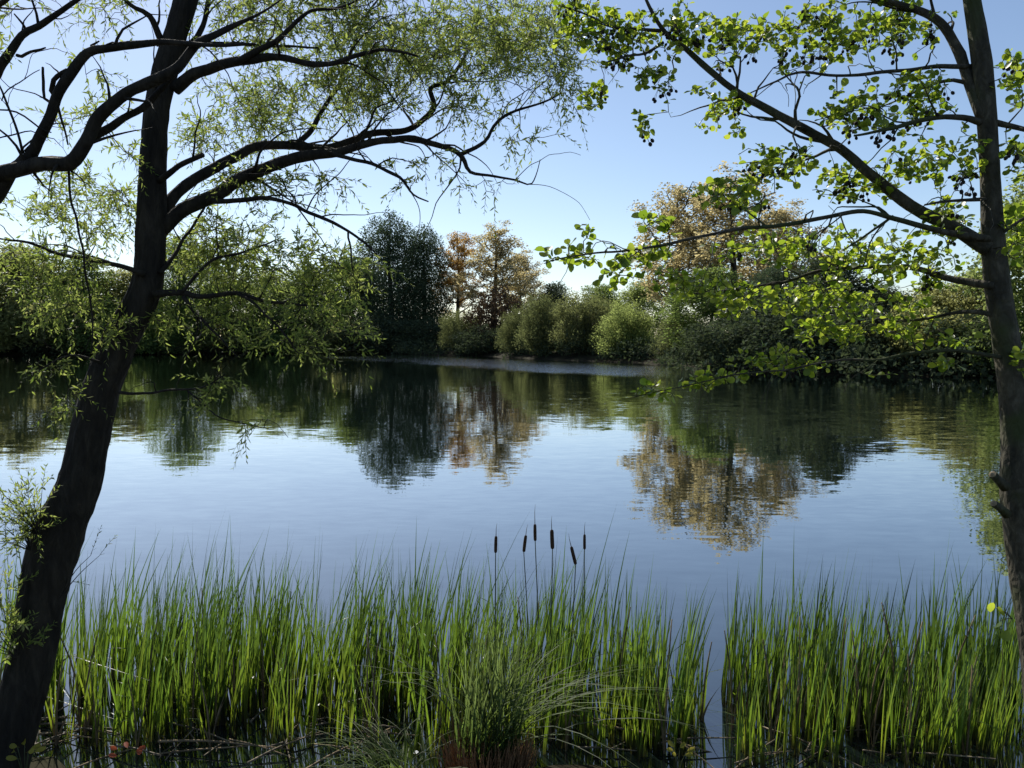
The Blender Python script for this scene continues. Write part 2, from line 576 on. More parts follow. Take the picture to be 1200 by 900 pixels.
def make_tree(kind, seed):
    """returns (crown Geo, wood Geo) at reference height"""
    r = np.random.default_rng(seed)
    wood, lobes = Geo(), []
    if kind == 'round':      # reference height 14
        H = 14
        tr = [(0, 0, -.4, .26), (.1 * r.normal(), .1 * r.normal(), 3, .21), (.3 * r.normal(), .3 * r.normal(), 8, .13), (.4 * r.normal(), .4 * r.normal(), 12.4, .04)]
        T = catmull(tr, .8); tube(wood, T, 7)
        for k in range(17):
            f = 0.2 + 0.8 * (k / 16)
            base = T[int(f * (len(T) - 1) * .9)]
            a = k * 2.4 + r.random()
            z = 2.2 + f * 10.2
            rr = 3.5 * math.sin(math.pi * (0.2 + 0.75 * f)) * (0.75 + .4 * r.random())
            e = np.array((math.cos(a) * rr, math.sin(a) * rr, z + .6 * r.normal()))
            tube(wood, catmull([(*base[:3], .07), (*((base[:3] + e) / 2 + (0, 0, .3)), .05), (*e, .02)], .9), 5)
            s = 1.5 + .7 * r.random()
            lobes.append((*e, s, s, s * .85))
            for _ in range(3):
                q = e + unit(r.normal(size=3)) * s * .9
                s2 = s * (.35 + .3 * r.random())
                lobes.append((*q, s2, s2, s2))
        lobes += [(0, 0, 6, 2.4, 2.4, 3.0), (0, 0, 10, 2, 2, 2.5), (.3, 0, 13, .9, .9, 1.1)]
        return scatter_lobes(lobes, 190, .27, .55, shell=.3, seed=seed), wood
    if kind == 'dark':       # reference height 20, dense, upright
        H = 20
        T = catmull([(0, 0, -.4, .4), (.1, 0, 6, .3), (.2 * r.normal(), 0, 13, .16), (.1, 0, 18.6, .04)], 1)
        tube(wood, T, 8)
        for k in range(46):
            f = (k + r.random()) / 46
            a = k * 2.4
            z = 1.5 + f * 17.6
            rr = (3.5 * (1 - f ** 3.6) ** .6 * (.72 + .28 * min(1, f * 3)) + .25) * (0.7 + .35 * r.random())
            s = 1.35 * (1.1 - .45 * f) * (.8 + .5 * r.random())
            e = (math.cos(a) * rr, math.sin(a) * rr, z)
            lobes.append((*e, s, s, s * 1.5))
            tube(wood, [(0, 0, z - 1.5, .06), (*e, .02)], 4)
        for z in (3, 6, 9, 12, 15):
            lobes += [(0, 0, z, 2.7, 2.7, 2.4), (0, 0, z + 1.5, 1.6, 1.6, 2)]
        return scatter_lobes(lobes, 240, .28, .45, shell=.3, up=.8, seed=seed), wood
    if kind == 'poplar':     # reference height 18, bare stems below, airy crown
        T = catmull([(0, 0, -.4, .3), (.1 * r.normal(), 0, 5, .23), (.4 * r.normal(), .3 * r.normal(), 11, .14), (.5 * r.normal(), 0, 16.8, .03)], .8)
        tube(wood, T, 7)
        for k in range(20):
            f = .3 + .68 * (k / 19)
            i = int(f * (len(T) - 1))
            b0 = T[i, :3]
            a = k * 2.4 + r.random() * .8
            L = (5.2 * (1 - f) + 1.6) * (.8 + .4 * r.random())
            d1 = np.array((math.cos(a), math.sin(a), 1.1 + .5 * r.random()))
            e = b0 + unit(d1) * L
            m = b0 + unit(d1 + (0, 0, -.7)) * L * .5
            C = catmull([(*b0, T[i, 3] * .55), (*m, .05), (*e, .018)], .6)
            tube(wood, C, 5)
            for c in C[len(C) // 3:]:
                for _ in range(2):
                    q = c[:3] + r.normal(size=3) * .55
                    s = .42 + .4 * r.random()
                    lobes.append((*q, s, s, s * .9))
                    if r.random() < .5:
                        tube(wood, [(*c[:3], .02), (*q, .008)], 4, cap=False)
        for c in T[int(len(T) * .6):]:
            q = c[:3] + r.normal(size=3) * .4
            lobes.append((*q, .6, .6, .7))
        return scatter_lobes(lobes, 200, .19, .75, shell=.1, seed=seed), wood
    if kind == 'bush':       # reference height 6.5, willow bush: a dome of rising wands
        for k in range(26):
            a = k * 2.4
            sp = math.sqrt((k + .5) / 26)
            e = np.array((math.cos(a) * 2.9 * sp, math.sin(a) * 2.9 * sp, 6.1 - 2.6 * sp ** 2.2 + .4 * r.normal()))
            b0 = np.array((e[0] * .12, e[1] * .12, -.2))
            m = (b0 + e) / 2 + np.array((e[0] * .12, e[1] * .12, .4))
            C = catmull([(*b0, .06), (*m, .035), (*e, .01)], .55)
            tube(wood, C, 4)
            for j, c in enumerate(C[2:]):
                s = .5 + .4 * r.random()
                lobes.append((*(c[:3] + r.normal(size=3) * .22), s, s, s * 1.25))
            # low skirt to the water
            lobes.append((e[0] * 1.12, e[1] * 1.12, 1.0 + 1.6 * r.random(), .9, .9, 1.2))
        return scatter_lobes(lobes, 230, .19, .42, shell=.2, up=.7, seed=seed), wood
    if kind == 'shrub':      # reference height 4
        for k in range(16):
            a = k * 2.4
            sp = math.sqrt((k + .5) / 16)
            e = np.array((math.cos(a) * 2.6 * sp, math.sin(a) * 2.6 * sp, 3.4 - 1.6 * sp ** 2 + .5 * r.normal()))
            tube(wood, [(e[0] * .1, e[1] * .1, -.2, .05), (*e, .012)], 4)
            s = .8 + .5 * r.random()
            lobes.append((*e, s, s, s * .8))
            lobes.append((e[0], e[1], e[2] * .45, 1, 1, 1))
            q = e + r.normal(size=3) * .6
            lobes.append((*q, .4, .4, .45))
        return scatter_lobes(lobes, 220, .22, .6, shell=.25, seed=seed), wood


REF = {'round': 14.0, 'dark': 20.0, 'poplar': 18.0, 'bush': 6.5, 'shrub': 4.0}
RAW, MESHES = {}, {}
for kind, nvar in (('round', 3), ('dark', 2), ('poplar', 3), ('bush', 3), ('shrub', 2)):
    for v in range(nvar):
        RAW[kind, v] = make_tree(kind, 100 * len(RAW) + 11)


def tree_mesh(kind, v, mat):
    k = (kind, v, mat)
    if k not in MESHES:
        c, wd = RAW[kind, v]
        MESHES[k] = (c.mesh('crown', FL[mat], False), wd.mesh('trunk', M_FBARK, True))
    return MESHES[k]


REFW = {}
for k_ in {k for k, _ in RAW}:
    vv = np.concatenate(RAW[k_, 0][0].v)
    REFW[k_] = 2 * np.percentile(np.hypot(vv[:, 0], vv[:, 1]), 88)
NV = {'round': 3, 'dark': 2, 'poplar': 3, 'bush': 3, 'shrub': 2}
CNT = {k: 0 for k in NV}


def far_tree(name, kind, mat, x, D, ytop, wpx, label, cat, group, v=None):
    """x: photo column of the stem; wpx: crown width there"""
    X = (x - 600) / F * D
    Yw = D + 0.0
    gz = float(ground_z(np.array([[X, Yw]]))[0])
    H = (395 - ytop) / F * D + CAM_H - gz
    if v is None:
        v = CNT[kind] % NV[kind]; CNT[kind] += 1
    cm, tm = tree_mesh(kind, v, mat)
    root = empty(name, (X, Yw, gz - 0.02))
    s = H / REF[kind]
    refw = REFW[kind]
    sw = max(.55 * s, min(2.0 * s, wpx * D / F / refw))
    root.scale = (sw, sw, s)
    root.rotation_euler = (0, 0, random.random() * 6.28)
    tag(root, label, cat, group)
    if kind in ('bush', 'shrub'):
        obj('stem', tm, root); obj('foliage', cm, root)
    else:
        obj('trunk', tm, root); obj('crown', cm, root)
    return root


WOOD = 'trees of the far bank'
BUSH = 'bushes along the far waterline'
TREES = [
    # left bank behind the willow
    ('tree', 'round', 'olive', -150, 108, 300, 110, 'olive-green tree on the far bank, beyond the left willow limbs', 'tree', WOOD),
    ('tree', 'round', 'olive', -60, 112, 296, 110, 'olive-green tree on the far bank, beyond the left willow limbs', 'tree', WOOD),
    ('tree', 'round', 'olive', 22, 113, 285, 105, 'broad olive-green tree on the opposite bank, furthest left in full view', 'tree', WOOD),
    ('tree', 'round', 'green', 95, 116, 305, 95, 'mid-green tree across the pond, just left of the leaning willow trunk', 'tree', WOOD),
    ('tree', 'round', 'olive', 150, 120, 315, 80, 'olive-green tree across the pond, hidden partly by the leaning willow trunk', 'tree', WOOD),
    ('tree', 'dark', 'green', 215, 114, 276, 85, 'tall green tree across the pond, just right of the leaning willow trunk', 'tree', WOOD),
    ('tree', 'round', 'light', 272, 119, 318, 80, 'fresh light-green tree on the far bank seen through drooping willow twigs', 'tree', WOOD),
    ('tree', 'round', 'light', 322, 121, 322, 85, 'fresh light-green tree on the far bank seen through drooping willow twigs', 'tree', WOOD),
    ('tree', 'round', 'green', 370, 124, 318, 85, 'mid-green tree on the far bank, second to the left of the dark one', 'tree', WOOD),
    ('tree', 'round', 'green', 412, 129, 296, 75, 'mid-green tree standing close against the left flank of the tall dark tree', 'tree', WOOD),
    ('tree', 'dark', 'dark', 458, 126, 251, 78, 'tallest dense blackish-green tree on the far bank beside the orange poplars', 'tree', WOOD),
    ('tree', 'dark', 'dark', 497, 129, 264, 62, 'dense blackish-green tree between the tallest dark tree and the orange poplar', 'tree', WOOD),
    ('poplar_tree', 'poplar', 'orange', 536, 131, 270, 52, 'orange-leaved poplar right beside the dense dark green trees', 'tree', 'bronze poplars'),
    ('poplar_tree', 'poplar', 'bronze', 578, 127, 264, 78, 'broad bronze poplar with open crown, right of the orange-leaved one', 'tree', 'bronze poplars'),
    ('poplar_tree', 'poplar', 'tan', 612, 135, 292, 52, 'thin tan poplar, shortest of the far poplars, above dark bushes', 'tree', 'bronze poplars'),
    ('tree', 'round', 'black', 648, 130, 335, 60, 'low dark tree behind the pale willow bushes, right of the far poplars', 'tree', WOOD),
    ('tree', 'round', 'green', 705, 104, 334, 60, 'mid-green tree behind the pale willow bushes, left of the big bronze poplars', 'tree', WOOD),
    ('tree', 'round', 'light', 752, 98, 326, 62, 'light-green tree behind the yellow-green waterside bush', 'tree', WOOD),
    ('poplar_tree', 'poplar', 'bronze', 790, 84, 212, 100, 'tall bronze poplar, leftmost of the right-hand group, sky between its twigs', 'tree', 'bronze poplars'),
    ('poplar_tree', 'poplar', 'bronze', 862, 79, 204, 120, 'biggest bronze poplar, seen behind the long low alder branch', 'tree', 'bronze poplars'),
    ('poplar_tree', 'poplar', 'tan', 915, 84, 236, 90, 'tan poplar at the right end of the right-hand bronze group', 'tree', 'bronze poplars'),
    ('tree', 'round', 'green', 830, 70, 318, 90, 'mid-green tree at the foot of the biggest bronze poplar', 'tree', WOOD),
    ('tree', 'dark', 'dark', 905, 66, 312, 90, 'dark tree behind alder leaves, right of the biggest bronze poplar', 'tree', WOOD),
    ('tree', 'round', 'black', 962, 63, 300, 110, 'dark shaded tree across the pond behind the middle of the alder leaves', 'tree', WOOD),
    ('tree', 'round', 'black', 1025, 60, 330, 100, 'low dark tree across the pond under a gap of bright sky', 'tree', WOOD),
    ('tree', 'round', 'olive', 1085, 58, 338, 95, 'dull olive tree across the pond, left of the alder trunk', 'tree', WOOD),
    ('tree', 'round', 'olive', 1135, 56, 320, 90, 'dull olive tree across the pond, partly behind the alder trunk', 'tree', WOOD),
    ('tree', 'round', 'light', 1228, 47, 186, 150, 'tall yellow-green tree at the right edge, behind the alder trunk', 'tree', WOOD),
    ('tree', 'round', 'green', 1340, 46, 220, 170, 'mid-green tree on the right bank, outside the alder', 'tree', WOOD),
    # waterline bushes
    ('willow_bush', 'bush', 'grey', 540, 108, 364, 42, 'small grey-green willow bush below the orange poplar, left side sunlit', 'bush', BUSH),
    ('bush', 'shrub', 'maroon', 585, 108, 346, 70, 'dark maroon bush under the bronze poplars', 'bush', BUSH),
    ('willow_bush', 'bush', 'grey', 606, 97, 362, 36, 'grey-green willow bush squeezed between maroon bush and taller pale bush', 'bush', BUSH),
    ('willow_bush', 'bush', 'grey', 635, 91, 346, 50, 'tall grey-green willow bush standing left of the palest rounded one', 'bush', BUSH),
    ('willow_bush', 'bush', 'pale', 682, 87, 342, 62, 'palest, broadest rounded willow bush on the waterline', 'bush', BUSH),
    ('willow_bush', 'bush', 'light', 734, 81, 356, 60, 'yellow-green spreading bush right of the palest rounded willow bush', 'bush', BUSH),
    ('willow_bush', 'bush', 'grey', 800, 73, 366, 56, 'grey-green willow bush at the corner where the shore steps nearer', 'bush', BUSH),
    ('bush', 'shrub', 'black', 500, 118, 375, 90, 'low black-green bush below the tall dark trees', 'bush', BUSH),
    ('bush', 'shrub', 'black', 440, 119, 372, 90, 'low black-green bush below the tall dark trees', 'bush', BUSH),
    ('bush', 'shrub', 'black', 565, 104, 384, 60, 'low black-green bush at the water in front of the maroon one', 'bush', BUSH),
    ('bush', 'shrub', 'olive', 380, 119, 368, 90, 'low green bush on the far waterline behind willow twigs', 'bush', BUSH),
    ('bush', 'shrub', 'green', 320, 118, 370, 90, 'low green bush on the far waterline behind willow twigs', 'bush', BUSH),
    ('bush', 'shrub', 'olive', 255, 116, 365, 90, 'low green bush on the far waterline behind willow twigs', 'bush', BUSH),
    ('bush', 'shrub', 'green', 185, 113, 362, 95, 'low green bush on the far waterline behind the willow trunk', 'bush', BUSH),
    ('bush', 'shrub', 'green', 115, 112, 358, 95, 'low green bush on the far waterline left of the willow trunk', 'bush', BUSH),
    ('bush', 'shrub', 'olive', 45, 110, 352, 100, 'low green bush on the far waterline left of the willow trunk', 'bush', BUSH),
    ('bush', 'shrub', 'olive', -30, 108, 350, 105, 'low green bush on the far waterline left of the willow trunk', 'bush', BUSH),
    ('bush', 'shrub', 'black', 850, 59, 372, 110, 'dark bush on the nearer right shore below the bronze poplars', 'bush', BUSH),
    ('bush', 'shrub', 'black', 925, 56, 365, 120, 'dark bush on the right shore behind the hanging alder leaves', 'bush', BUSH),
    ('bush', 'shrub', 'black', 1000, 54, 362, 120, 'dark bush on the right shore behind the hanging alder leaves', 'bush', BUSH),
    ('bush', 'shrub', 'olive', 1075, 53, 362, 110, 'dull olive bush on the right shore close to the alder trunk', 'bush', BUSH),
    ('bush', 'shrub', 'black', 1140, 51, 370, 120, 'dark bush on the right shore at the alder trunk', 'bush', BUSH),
    ('bush', 'shrub', 'green', 1225, 47, 350, 140, 'green bush at the foot of the tall right-edge tree', 'bush', BUSH),
]
for T in TREES:
    far_tree(*T)

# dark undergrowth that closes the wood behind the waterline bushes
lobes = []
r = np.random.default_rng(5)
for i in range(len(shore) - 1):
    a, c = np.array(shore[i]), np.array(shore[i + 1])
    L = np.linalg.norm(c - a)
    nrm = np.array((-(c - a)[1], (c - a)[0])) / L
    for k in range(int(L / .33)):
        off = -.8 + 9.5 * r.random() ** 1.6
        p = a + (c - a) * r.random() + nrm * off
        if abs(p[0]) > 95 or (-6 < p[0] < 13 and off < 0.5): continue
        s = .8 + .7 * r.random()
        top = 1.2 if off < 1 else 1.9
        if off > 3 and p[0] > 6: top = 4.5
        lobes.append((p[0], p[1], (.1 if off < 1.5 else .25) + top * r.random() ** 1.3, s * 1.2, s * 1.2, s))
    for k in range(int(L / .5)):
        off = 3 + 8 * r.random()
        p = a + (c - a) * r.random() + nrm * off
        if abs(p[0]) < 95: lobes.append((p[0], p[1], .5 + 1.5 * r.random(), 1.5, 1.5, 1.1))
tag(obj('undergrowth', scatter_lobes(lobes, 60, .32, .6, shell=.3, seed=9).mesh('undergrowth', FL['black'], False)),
    'dark tangled undergrowth along the far bank below the trees', 'undergrowth', kind='stuff')


# ------------------------------------------------------------------ traced trees: willow and alder
class Tree:
    def __init__(self, name, base, label, group=None):
        self.root = tag(empty(name, base), label, 'tree', group)
        self.base = np.asarray(base, float)
        self.limbs = []          # (part name, Geo, centreline)
        self.nodes, self.nl = [], []

    def limb(self, pts, d0, d1, part='branch', sides=9, rough=.17, new=True, bow=0.0, thick=.88, ridge=0.0):
        """pts rows (px x, px y, px radius); depth runs d0 -> d1"""
        P = np.array(pts, float)
        s = np.concatenate([[0], np.cumsum(np.hypot(*np.diff(P[:, :2], axis=0).T))])
        s /= s[-1]
        d = d0 + (d1 - d0) * s + bow * np.sin(s * math.pi)
        C = np.array([(*px(x, y, dd), rr * thick * dd / F) for (x, y, rr), dd in zip(P, d)])
        C = catmull(C, .03)
        if part != 'trunk':      # natural wobble
            k = np.linspace(0, 1, len(C))
            ph = rng.random() * 50
            for i in range(len(C)):
                a = .03 * i
                wob = noise.noise_vector(Vector((a * 2.6 + ph, 0, 0))) * .019 + noise.noise_vector(Vector((a * 8 + ph, 7, 0))) * .010
                C[i, :3] += np.array(wob) * WOB * min(1, k[i] * 6)
        if new or not self.limbs:
            self.limbs.append([part, Geo(), []])
        i = len(self.limbs) - 1
        tube(self.limbs[i][1], C, sides + 3, rough, 11.0 if part != 'trunk' else 7.0, True, ridge)
        self.limbs[i][2].append(C)
        if part != 'trunk':
            self.nodes += list(C[::2]); self.nl += [i] * len(C[::2])
        return C

    def fork(self, per_m=4.0, length=.55, up=.3, sides=5):
        """Side branches off every traced limb, thinning towards their tips."""
        for li, (part, g, cl) in enumerate([l[:3] for l in self.limbs]):
            if part != 'branch': continue
            for C in cl:
                L = np.linalg.norm(np.diff(C[:, :3], axis=0), axis=1).sum()
                for k in range(int(L * per_m * (.7 + .6 * rng.random()))):
                    i = int((.22 + .76 * rng.random()) * (len(C) - 2))
                    r1 = min(C[i, 3] * .5, .011)
                    if r1 < .0018: r1 = .0018
                    t0 = unit(C[i + 1, :3] - C[i, :3])
                    d = unit(t0 * .75 + unit(rng.normal(size=3)) * .75 + (0, 0, up))
                    ln = length * (.5 + .8 * rng.random()) * min(1, .35 + r1 / .008)
                    m = 7
                    P = [C[i, :3]]
                    for q in range(m):
                        d = unit(d + rng.normal(size=3) * .22 + (0, 0, -.03 * q))
                        P.append(P[-1] + d * ln / m)
                    P = np.array(P)
                    B = catmull(np.column_stack([P, r1 + (.0012 - r1) * np.linspace(0, 1, m + 1) ** .7]), .03)
                    tube(g, B, sides, .08, 10)
                    self.nodes += list(B[3::2]); self.nl += [li] * len(B[3::2])

    def finish(self, bark, targets, leaf_fn, leaf_mat, r0=.0055, kmax=.5, sag=.06, cone_fn=None):
        """Grow twigs from the limbs to every target (nearest first), leaves along them."""
        N = np.array(self.nodes); NL = np.array(self.nl)
        tg = np.asarray(targets, float)
        dist = np.array([np.min(np.linalg.norm(N[:, :3] - q, axis=1)) for q in tg]) if len(tg) else []
        order = np.argsort(dist)
        fol = {}
        cap = len(N) + len(tg) * 6 + 8
        A = np.zeros((cap, 4)); A[:len(N)] = N
        AL = np.zeros(cap, int); AL[:len(N)] = NL
        n = len(N)
        for q in tg[order]:
            dd = np.linalg.norm(A[:n, :3] - q, axis=1)
            up = (q[2] - A[:n, 2]) / (dd + 1e-6)
            i = int(np.argmin(dd * (1.0 - .15 * np.clip(up, -1, 1))))
            L = dd[i]
            if L < .03: continue
            p0, li = A[i, :3], AL[i]
            r1 = min(r0 * (0.55 + L), A[i, 3] * .8 + .0004)
            v = (q - p0)
            side = np.cross(v, rng.normal(size=3)); side /= np.linalg.norm(side) + 1e-9
            k = max(3, int(L / .09) + 2)
            tt = np.linspace(0, 1, k)
            b1, b2 = rng.normal() * .14 * L, rng.normal() * .05 * L
            C = p0 + v * tt[:, None] + side * (b1 * np.sin(tt * math.pi) + b2 * np.sin(tt * 2 * math.pi))[:, None]
            C[:, 2] += sag * L * np.sin(tt * math.pi)
            C[1:] += rng.normal(size=(k - 1, 3)) * .012 * min(1, L * 3)
            rad = r1 + (0.0016 - r1) * tt
            tube(self.limbs[li][1], np.column_stack([C, rad]), 4, cap=False)
            m = min(k - 1, 6)
            idx = np.linspace(1, k - 1, m).astype(int)
            A[n:n + m, :3] = C[idx]; A[n:n + m, 3] = rad[idx]; AL[n:n + m] = li
            n += m
            g = fol.setdefault(li, Geo())
            leaf_fn(self.limbs[li][1], g, C, L)
            if cone_fn: cone_fn(self, li, C, L)
        cnt = {}
        for i, (part, g, _c) in enumerate(self.limbs):
            o = obj(part, g.mesh(part, bark, True, self.base), self.root)
            self.limbs[i].append(o)
            if i in fol and fol[i].n:
                obj('foliage', fol[i].mesh('foliage', leaf_mat, True, self.base), o)


def willow_leaves(shoots=2.2, size=.036, droop=.55):
    """Slender side shoots, each set with alternate narrow leaves."""
    def fn(wood, g, C, L):
        n = max(1, int(shoots * (.7 + .6 * rng.random()) + L * 4))
        for k in range(n):
            f = min(len(C) - 1.001, (1 - .75 * rng.random()) * (len(C) - 1)) if k else len(C) - 1.001
            i = int(f)
            p = C[i] + (C[i + 1] - C[i]) * (f - i)
            t0 = unit(C[i + 1] - C[i])
            d0 = unit(t0 * .7 + rng.normal(size=3) * .55 + (0, 0, .1))
            ln = .07 + .16 * rng.random() ** 1.3
            m = 6
            tt = np.linspace(0, 1, m)[:, None]
            S_ = p + d0 * ln * tt + np.array((0, 0, -1.0)) * ln * droop * (.4 + rng.random()) * tt ** 2
            tube(wood, np.column_stack([S_, .0014 - .0008 * tt[:, 0]]), 3, cap=False)
            q = max(4, int(ln / .0125))
            ff = (np.arange(q) + rng.random(q) * .5) / q * (m - 1.01)
            ii = ff.astype(int)
            base = S_[ii] + (S_[ii + 1] - S_[ii]) * (ff - ii)[:, None]
            tg_ = unit(S_[ii + 1] - S_[ii])
            a = np.arange(q) * 2.4 + rng.random() * 6
            u = unit(np.cross(tg_, (.31, .2, .93)))
            w_ = np.cross(tg_, u)
            side = u * np.cos(a)[:, None] + w_ * np.sin(a)[:, None]
            d = unit(tg_ * .85 + side * .75 + rng.normal(size=(q, 3)) * .15)
            nr = unit(np.cross(d, np.cross(tg_, side)) * 1.0 + rng.normal(size=(q, 3)) * .5 + (0, 0, .3))
            ls = size * (.55 + .7 * rng.random(q)) * (1 - .35 * (ff / (m - 1)) ** 3)
            leaves(g, base, d, nr, ls, ls * (.22 + .07 * rng.random(q)), WIL_T, WIL_Q, WIL_R)
    return fn


def alder_leaves(per=5, size=.046):
    def fn(wood, g, C, L):
        n = per + int(rng.integers(0, 4)) + int(L * 6)
        u = 1 - .75 * rng.random(n) ** 1.4
        f = u * (len(C) - 1)
        i = np.minimum(f.astype(int), len(C) - 2)
        p = C[i] + (C[i + 1] - C[i]) * (f - i)[:, None]
        out = rng.normal(size=(n, 3)) * (1, 1, .6)
        d = unit(unit(C[i + 1] - C[i]) * .5 + out + (0, 0, -.1))
        nr = unit(rng.normal(size=(n, 3)) * .75 + (0, 0, .8))
        ln = size * (.4 + .95 * rng.random(n) ** 1.2)
        leaves(g, p + d * ln[:, None] * .28, d, nr, ln, ln * (.82 + .15 * rng.random(n)), ALD_T, ALD_Q, ALD_R)
    return fn


def mass(x, y, rx, ry, d, rd, n):
    """n twig tips through an ellipsoid of foliage"""
    n = int(n * MASS_K)
    v = unit(rng.normal(size=(n, 3))) * rng.random(n)[:, None] ** (1 / 2.6)
    P = np.array([px(x + a * rx, y + bb * ry, d + c * rd) for a, bb, c in v])
    if n > 8:                # tips gather in sprays, with gaps between them
        k = max(2, n // 9)
        own = rng.integers(0, k, n)
        pull = np.where(np.arange(n) < k, 0, PULL * (rng.random(n) < .75))[:, None]
        P = P + (P[own] - P) * pull
    return list(P)


# --- the leaning willow
WOB = 1.0
MASS_K, PULL = 1.7, .6
WD = 4.2
wbase = px(-6, 930, WD)
W = Tree('willow_tree', wbase, 'big leaning willow with dark trunk rising from the bottom left corner')
W.limb([(-14, 985, 36), (-6, 930, 31), (8, 880, 28), (24, 820, 26), (38, 767, 25), (49, 700, 26), (66, 633, 28), (92, 567, 24), (108, 500, 22), (118, 460, 21),
        (140, 400, 20), (163, 357, 18.5), (174, 323, 17.5), (177, 273, 17), (179, 200, 15.5), (183, 133, 14), (192, 90, 14.5), (204, 45, 13), (218, 0, 13), (232, -60, 11), (240, -140, 9), (250, -260, 5)],
       WD, 4.75, 'trunk', 52, .07, thick=.97, ridge=.09)
W.limb([(188, 270, 10), (215, 246, 10), (245, 232, 9), (280, 208, 8.5), (310, 195, 8), (345, 183, 7.5), (385, 178, 6), (430, 168, 5), (480, 160, 4.3), (510, 168, 3.8), (540, 182, 3.2), (552, 200, 2.2), (580, 207, 1.7), (603, 211, 1.3), (623, 216, .9), (632, 187, .5)], 4.55, 4.7)
W.limb([(540, 181, 2.8), (570, 167, 2.4), (580, 148, 2.2), (593, 133, 2), (615, 125, 1.6), (640, 118, 1.3), (660, 110, 1)], 4.68, 4.8, new=False, sides=6)
W.limb([(385, 179, 3), (433, 193, 2.5), (467, 207, 2), (485, 227, 1.4), (503, 237, .9)], 4.6, 4.4, new=False, sides=6)
W.limb([(188, 255, 8), (205, 230, 7.5), (240, 203, 7), (275, 184, 6.5), (305, 172, 6), (345, 170, 5.5), (390, 172, 5), (433, 158, 4.5), (480, 153, 4), (507, 130, 3.4), (503, 104, 3), (520, 97, 2.6), (535, 80, 2.2), (547, 55, 1.8), (560, 25, 1.2)], 4.6, 5.4)
W.limb([(345, 171, 4), (368, 150, 3.4), (380, 125, 3), (396, 100, 2.6), (410, 60, 2.2), (430, 20, 1.6), (460, -30, 1)], 4.9, 5.6, sides=6)
W.limb([(205, 104, 9), (235, 84, 7.5), (277, 73, 6.5), (320, 68, 5), (345, 70, 4.2), (375, 74, 3.6), (410, 68, 3), (455, 60, 2.2), (490, 70, 1.5)], 4.6, 4.2)
W.limb([(277, 73, 4.5), (300, 62, 4), (325, 50, 3.5), (345, 30, 3), (366, 11, 2.4), (395, 8, 1.8), (430, -10, 1)], 4.45, 4.3, new=False, sides=7)
W.limb([(183, 52, 3), (240, 50, 2.6), (320, 53, 2), (372, 57, 1.2)], 4.65, 4.9, sides=6)
W.limb([(192, 55, 4.5), (175, 20, 3.8), (160, 10, 3), (143, -5, 2.6), (120, -40, 2)], 4.6, 4.4, sides=7)
W.limb([(212, 60, 5), (234, 38, 3.5), (243, 0, 3), (260, -50, 2)], 4.65, 4.9, sides=6)
W.limb([(186, 212, 4.5), (206, 200, 4), (238, 183, 3.2)], 4.5, 4.42, sides=7)
W.limb([(250, 236, 3.4), (300, 233, 3), (330, 238, 2.6), (365, 252, 2.4), (400, 268, 2), (425, 285, 1.6), (440, 299, 1)], 4.55, 4.1, sides=6)
W.limb([(408, 272, 1.6), (413, 292, 1.2), (415, 322, .8)], 4.15, 4.1, new=False, sides=5)
W.limb([(170, 322, 4), (143, 311, 3.4), (100, 303, 2.8), (67, 298, 2.2), (33, 283, 1.8), (0, 278, 1.2), (-40, 272, .8)], 4.4, 4.1, sides=7)
W.limb([(180, 345, 5.5), (213, 344, 4.2), (233, 347, 3.4), (277, 343, 2.8), (317, 353, 2.2), (360, 357, 1.4)], 4.4, 4.3, sides=7)
W.limb([(213, 343, 2.6), (247, 307, 2), (283, 297, 1.6), (320, 280, 1)], 4.36, 4.6, new=False, sides=5)
W.limb([(277, 343, 2), (300, 357, 1.7), (333, 393, 1.3), (347, 413, .8)], 4.33, 4.1, new=False, sides=5)
W.limb([(215, 348, 3), (233, 373, 2.2), (253, 390, 1.5), (283, 420, .7)], 4.36, 4.2, new=False, sides=5)
W.limb([(188, 320, 3.5), (205, 300, 2.6), (222, 270, 2), (240, 240, 1.5)], 4.45, 4.8, sides=6)
W.limb([(140, 460, 2.4), (170, 461, 1.8), (200, 457, 1.5), (235, 452, 1.1), (262, 440, .7)], 4.3, 4.0, sides=5)
W.limb([(220, 458, 1.1), (253, 487, .9), (290, 497, .8), (317, 503, .5)], 4.1, 3.9, new=False, sides=5)
W.limb([(118, 425, 2.2), (95, 415, 1.8), (73, 417, 1.4), (43, 437, .8)], 4.3, 4.1, sides=5)
tg = []
